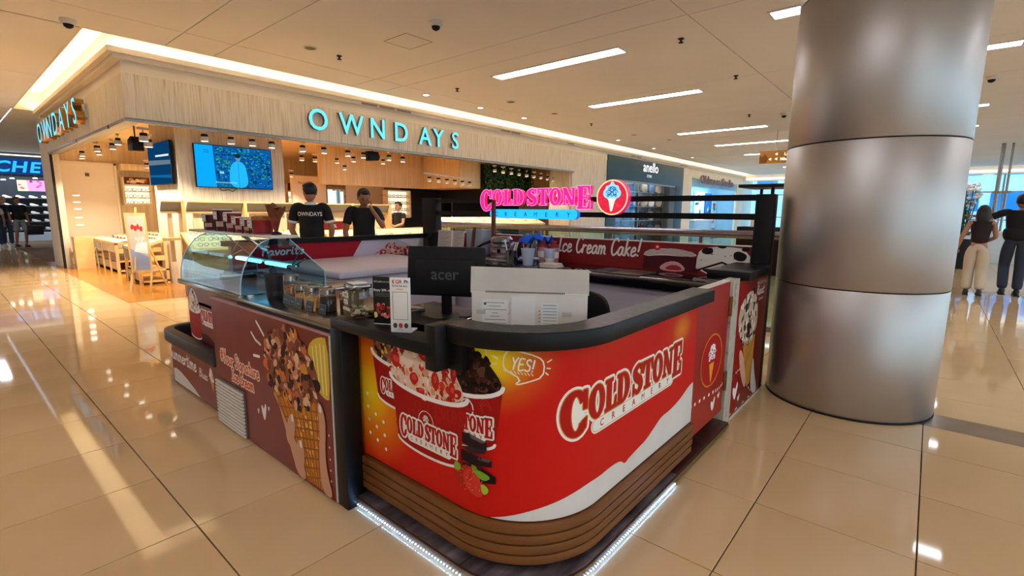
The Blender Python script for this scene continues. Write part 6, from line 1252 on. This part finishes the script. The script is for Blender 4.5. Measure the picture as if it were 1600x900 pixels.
# ================================================================== PEOPLE
def skinmesh(nodes, edges, root=0, sub=2):
    """nodes: list of (x,y,z,r); returns verts, faces of a smooth tube body grown on the skeleton"""
    me=bpy.data.meshes.new('sk'); me.from_pydata([n[:3] for n in nodes],edges,[]); o=bpy.data.objects.new('sk',me); COL.objects.link(o)
    md=o.modifiers.new('s','SKIN'); md.use_smooth_shade=True; md.branch_smoothing=.6
    for i,n in enumerate(nodes):
        r=n[3]; rr=r if isinstance(r,tuple) else (r,r); me.skin_vertices[0].data[i].radius=rr; me.skin_vertices[0].data[i].use_root=(i==root)
    sb_=o.modifiers.new('u','SUBSURF'); sb_.levels=sub; sb_.render_levels=sub
    dg=bpy.context.evaluated_depsgraph_get(); dg.update(); e=o.evaluated_get(dg); m2=e.to_mesh(); vs=[tuple(v.co) for v in m2.vertices]; fs=[tuple(p.vertices) for p in m2.polygons]; e.to_mesh_clear(); bpy.data.objects.remove(o); bpy.data.meshes.remove(me); return vs,fs
def lerp(a,b,t): return tuple(a[i]+(b[i]-a[i])*t for i in range(3))
def person(label,loc,rz,h,skin,hair,top,bottom,shoes,J=None,sleeve=.5,legs=1.0,hairlen=0,headturn=(0,0),wide=1.0,collar=None,hem=None,back=None,crop=0.0,group=None,shoulder=.175,belly=1.0,leglook=1.0):
    """local front is -y; J overrides joint positions; sleeve = share of the arm covered"""
    k=h/1.70; t=thing('person',label,'person',loc,rz,group)
    D=dict(pel=(0,0,.93),wai=(0,.0,1.06),che=(0,.005,1.27),nek=(0,.01,1.43),hed=(0,-.012,1.475),hipL=(.085,0,.90),hipR=(-.085,0,.90),kneL=(.09,-.02,.49),kneR=(-.09,-.02,.49),ankL=(.09,.02,.085),ankR=(-.09,.02,.085),
        shoL=(shoulder,.01,1.405),shoR=(-shoulder,.01,1.405),elbL=(.23,.03,1.11),elbR=(-.23,.03,1.11),wriL=(.235,-.05,.87),wriR=(-.235,-.05,.87)); D.update(J or {})
    D={a:tuple(c*k for c in b) for a,b in D.items()}; R=lambda r: r*k
    bw=shoulder/.19; ms=mat('skin_'+skin,skin,.55,noise=(30,2),col2=skin); mh=mat('hair_'+hair,hair,.5,noise=(60,3),col2=hair); mt=mat('cloth_'+top,top,.8,noise=(40,3),col2=top); mbm=mat('cloth_'+bottom,bottom,.8,noise=(40,3),col2=bottom); msh=mat('shoe_'+shoes,shoes,.5)
    # body
    N=[D['pel']+((R(.125),R(.095)),),D['wai']+((R(.115),R(.085)),),D['che']+((R(.14),R(.095)),),D['nek']+(R(.062),),D['hed']+(R(.058),)]; E=[(0,1),(1,2),(2,3),(3,4)]
    hands=[]
    for s in 'LR':
        i=len(N); N+=[D['hip'+s]+(R(.08),),lerp(D['hip'+s],D['kne'+s],.5)+(R(.072),),D['kne'+s]+(R(.052),),lerp(D['kne'+s],D['ank'+s],.35)+(R(.05),),D['ank'+s]+(R(.034),)]; f=(D['ank'+s][0],D['ank'+s][1]-.11*k,.035*k+max(0,D['ank'+s][2]-.085*k)); N.append(f+(R(.032),)); E+=[(0,i),(i,i+1),(i+1,i+2),(i+2,i+3),(i+3,i+4),(i+4,i+5)]
        i=len(N); N+=[D['sho'+s]+(R(.052),),lerp(D['sho'+s],D['elb'+s],.5)+(R(.045),),D['elb'+s]+(R(.038),),lerp(D['elb'+s],D['wri'+s],.4)+(R(.036),),D['wri'+s]+(R(.024),)]; E+=[(2,i),(i,i+1),(i+1,i+2),(i+2,i+3),(i+3,i+4)]
        d=Vector(D['wri'+s])-Vector(D['elb'+s]); d.normalize(); p=Vector(D['wri'+s])+d*.05*k; N.append(tuple(p)+((R(.036),R(.018)),)); E.append((i+4,i+5)); hands.append((p,d,s))
    vs,fs=skinmesh(N,E,0,2); b=MB(ms); b.add(vs,fs)
    for p,d,s in hands:         # five fingers each
        side=d.cross(Vector((0,1,0))); side=side.normalized() if side.length>.1 else Vector((1,0,0)); fr=Vector((0,-1,0))
        for q,ln in ((-1.4,.062),(-.5,.075),(.5,.07),(1.4,.055)):
            a=p+side*(q*.015*k)+d*.015*k; b.tube([a,a+d*ln*.5*k,a+d*ln*.9*k+fr*.02*k],[.009*k,.0085*k,.006*k],6)
        a=p-d*.02*k+side*.028*k*(1 if s=='R' else -1); b.tube([a,a+d*.035*k+side*.018*k*(1 if s=='R' else -1)+fr*.012*k,a+d*.06*k+side*.012*k*(1 if s=='R' else -1)+fr*.02*k],[.011*k,.0095*k,.007*k],6)
    HT=Matrix.Translation(Vector(D['hed'])+Vector((0,0,.03*k)))@Matrix.Rotation(headturn[0],4,'Z')@Matrix.Rotation(headturn[1],4,'X')
    b.T=HT; b.ell((0,-.005*k,.085*k),(.075*k,.092*k,.115*k),18,12); b.ell((0,-.035*k,.02*k),(.055*k,.055*k,.05*k),12,8); b.ell((0,-.10*k,.065*k),(.014*k,.02*k,.022*k),8,6)
    for s in (-1,1): b.ell((s*.076*k,.01*k,.075*k),(.012*k,.022*k,.032*k),8,6)
    b.T=None; body=b.build('body',t,smooth=70)
    fc=MB(mat('face_dark','2a1a16',.5)); fc.T=HT
    for s in (-1,1): fc.ell((s*.03*k,-.088*k,.088*k),(.012*k,.008*k,.006*k),8,5); fc.ell((s*.031*k,-.088*k,.106*k),(.018*k,.008*k,.004*k),8,5)
    fc.build('eyes',t); mo_=MB(mat('lip','8a4a44',.5)); mo_.T=HT; mo_.ell((0,-.084*k,.022*k),(.022*k,.008*k,.007*k),8,5); mo_.build('mouth',t)
    hr=MB(mh); hr.T=HT; hr.ell((0,.022*k,.112*k),(.087*k,.090*k,.100*k),18,12); hr.ell((0,-.045*k,.178*k),(.065*k,.05*k,.032*k),12,8)
    if hairlen>0: hr.ell((0,.055*k,.04*k-hairlen*.3),(.095*k,.06*k,.10*k+hairlen*.5),16,10); [hr.ell((s_*.07*k,.02*k,.05*k-hairlen*.2),(.035*k,.06*k,.09*k+hairlen*.3),10,8) for s_ in (-1,1)]
    hr.build('hair',t,smooth=70)
    # top
    g=R(.014); zc=crop; N=[lerp(D['wai'],D['pel'],1.45 if not crop else .75)+((R(.168)*belly*wide*bw,R(.125)*belly),),lerp(D['wai'],D['che'],.3)+((R(.175)*belly*bw,R(.122)*belly),),D['che']+((R(.20)*bw,R(.128)),),lerp(D['che'],D['nek'],.80)+((R(.13),R(.09)),)]; E=[(0,1),(1,2),(2,3)]
    for s in 'LR':
        i=len(N); N.append(D['sho'+s]+(R(.066),)); E.append((3,i))
        if sleeve>0.05: N.append(lerp(D['sho'+s],D['elb'+s],sleeve*.9)+(R(.064),)); N.append(lerp(D['sho'+s],D['elb'+s],sleeve)+(R(.062),)); E+=[(i,i+1),(i+1,i+2)]
    vs,fs=skinmesh(N,E,2,2); sh_=MB(mt); sh_.add(vs,fs); shirt=sh_.build('shirt',t,smooth=70)
    if collar:
        c=MB(mat('cloth_'+collar,collar,.8)); n=Vector(D['nek']); c.lathe([(.075*k,-.025*k),(.066*k,.025*k),(.060*k,.028*k),(.066*k,-.02*k)],n,18); c.build('collar',shirt,smooth=50)
    if hem:
        for s in 'LR':
            a=Vector(lerp(D['sho'+s],D['elb'+s],sleeve*.9)); e_=Vector(lerp(D['sho'+s],D['elb'+s],sleeve*1.05)); MB(mat('cloth_'+hem,hem,.8)).cyl(a,e_,R(.069),R(.067),16).build('sleeve_hem',shirt,smooth=50)
    if back:
        zt=D['che'][2]+.02*k; yb=R(.134); pr=Print(lambda u,v,o:(-u,D['che'][1]+yb*math.sqrt(max(.05,1-(u/(.19*k))**2))+o+.004-.0*v,v),[-.15+.02*i for i in range(16)]); pr.text(back,0,zt+.0,.07*k,'e8e6e2',0,sx=.80,bold=.01); pr.build('back_lettering',shirt,world=False)
    # trousers / shorts
    N=[lerp(D['pel'],D['wai'],1.0)+((R(.155)*wide*bw,R(.118)),),D['pel']+((R(.16)*wide*bw,R(.12)),)]; E=[(0,1)]
    for s in 'LR':
        i=len(N); N+=[D['hip'+s]+(R(.092)*leglook,),lerp(D['hip'+s],D['kne'+s],.55)+(R(.086)*leglook,)]; E+=[(1,i),(i,i+1)]
        if legs>.5: N+=[D['kne'+s]+(R(.075)*leglook,),lerp(D['kne'+s],D['ank'+s],.5)+(R(.073)*leglook,),lerp(D['kne'+s],D['ank'+s],.97)+(R(.068)*leglook,)]; E+=[(i+1,i+2),(i+2,i+3),(i+3,i+4)]
        else: N+=[lerp(D['hip'+s],D['kne'+s],.92)+(R(.086),)]; E+=[(i+1,i+2)]
    vs,fs=skinmesh(N,E,1,2); tr=MB(mbm); tr.add(vs,fs); tr.build('trousers' if legs>.5 else 'shorts',t,smooth=70)
    for s in 'LR':
        a=D['ank'+s]; z=max(0,a[2]-.085*k); so=MB(msh); so.ell((a[0],a[1]-.055*k,z+.042*k),(.046*k,.13*k,.042*k),14,8); so.box(a[0]-.042*k,a[1]-.17*k,z+.0,a[0]+.042*k,a[1]+.06*k,z+.02*k); so.ell((a[0],a[1]+.01*k,z+.075*k),(.042*k,.05*k,.05*k),12,8); so.build('shoe',t,smooth=60)
    return t
SK='b07c5c'
person('staff in black polo lettered OWNDAYS seen from behind, left of the pair',(3.13,6.0,0),math.radians(-215),1.70,SK,'17110e','0e0e10','16161a','101010',
  J=dict(elbL=(.24,-.02,1.10),wriL=(.20,-.22,.98),elbR=(-.24,-.02,1.10),wriR=(-.20,-.22,.98),hed=(0,-.045,1.475)),sleeve=.62,collar='e8e6e2',hem='e8e6e2',back='OWNDAYS',headturn=(.5,.25),shoulder=.18)
person('person in black shirt holding a hand to the face, right of the pair',(3.79,5.85,0),math.radians(-28),1.66,'a06c4e','120e0c','101012','16161a','101010',
  J=dict(elbL=(.25,-.12,1.16),wriL=(.085,-.17,1.43),elbR=(-.25,-.04,1.10),wriR=(-.22,-.18,.95),hed=(0,-.05,1.46)),sleeve=.66,headturn=(.15,.42),shoulder=.178)
person('far staff in dark vest reaching out an arm beside the dark doorway',(7.28,9.75,0),math.radians(-80),1.56,'c99a78','3a2416','1a1c22','15161a','101010',
  J=dict(elbR=(-.22,-.14,1.18),wriR=(-.18,-.38,1.10),elbL=(.22,-.1,1.14),wriL=(.18,-.34,1.08)),sleeve=.5,collar='e8e6e2')
person('woman in dark sleeveless top and wide cream trousers walking away',(11.45,-.64,0),math.radians(90),1.52,'a8745a','1a1210','1e1012','c4b49c','2a2c30',
  J=dict(kneL=(.09,-.08,.49),ankL=(.09,-.02,.085),kneR=(-.09,-.03,.47),ankR=(-.09,.10,.10),elbL=(.25,.04,1.12),wriL=(.30,.02,.90),elbR=(-.22,-.06,1.12),wriR=(-.10,-.20,1.02)),sleeve=0,hairlen=.16,crop=1,leglook=1.22,shoulder=.155)
person('man in black shirt and dark jeans walking away with an arm round the woman',(11.85,-1.12,0),math.radians(90),1.71,'8a5e46','15100e','08080a','2a3040','101012',
  J=dict(kneL=(.10,-.10,.50),ankL=(.10,.14,.11),kneR=(-.09,-.04,.49),ankR=(-.09,.0,.085),elbL=(.36,.02,1.32),wriL=(.56,.02,1.34),elbR=(-.25,-.02,1.10),wriR=(-.22,-.14,.88)),sleeve=.9,shoulder=.20,belly=1.15,leglook=1.05)
person('far man in black shirt and grey shorts at the far left',(1.98,24.0,0),math.radians(20),1.70,'9a6a50','2a201c','0e0f12','8a8f94','3a3026',
  J=dict(kneL=(.10,-.12,.50),ankL=(.10,-.05,.085),kneR=(-.09,.02,.49),ankR=(-.09,.12,.10)),sleeve=.7,legs=.3,belly=1.15,shoulder=.20)
person('far person with fair hair half hidden at the far left',(1.70,24.7,0),math.radians(10),1.72,'c09070','b89a68','1a1a20','3a4a5a','d0d0d0',sleeve=.7)
person('far person with a black and white top at the left picture edge',(1.42,24.3,0),math.radians(0),1.58,'a87a5c','241a16','d0c8c4','2a3a58','d8d8d8',sleeve=.7)
bg=thing('black_tote','black tote bag held by the far man in grey shorts','bag',(2.32,23.9,.36)); MB(mat('tote_black','0c0d10',.6)).prism([(-.22,0),(.2,0),(.24,.30),(-.18,.34)],lambda u,v,q:(2.34+u,23.85+q,.42+v),-.06,.06).build('bag_body',bg,world=True,bevel=.02); MB(mat('tote_black')).tube(catmull([(2.26,23.85,.74),(2.23,23.85,.86),(2.32,23.85,.88),(2.40,23.85,.74)],4),.012,6).build('strap',bg,world=True)
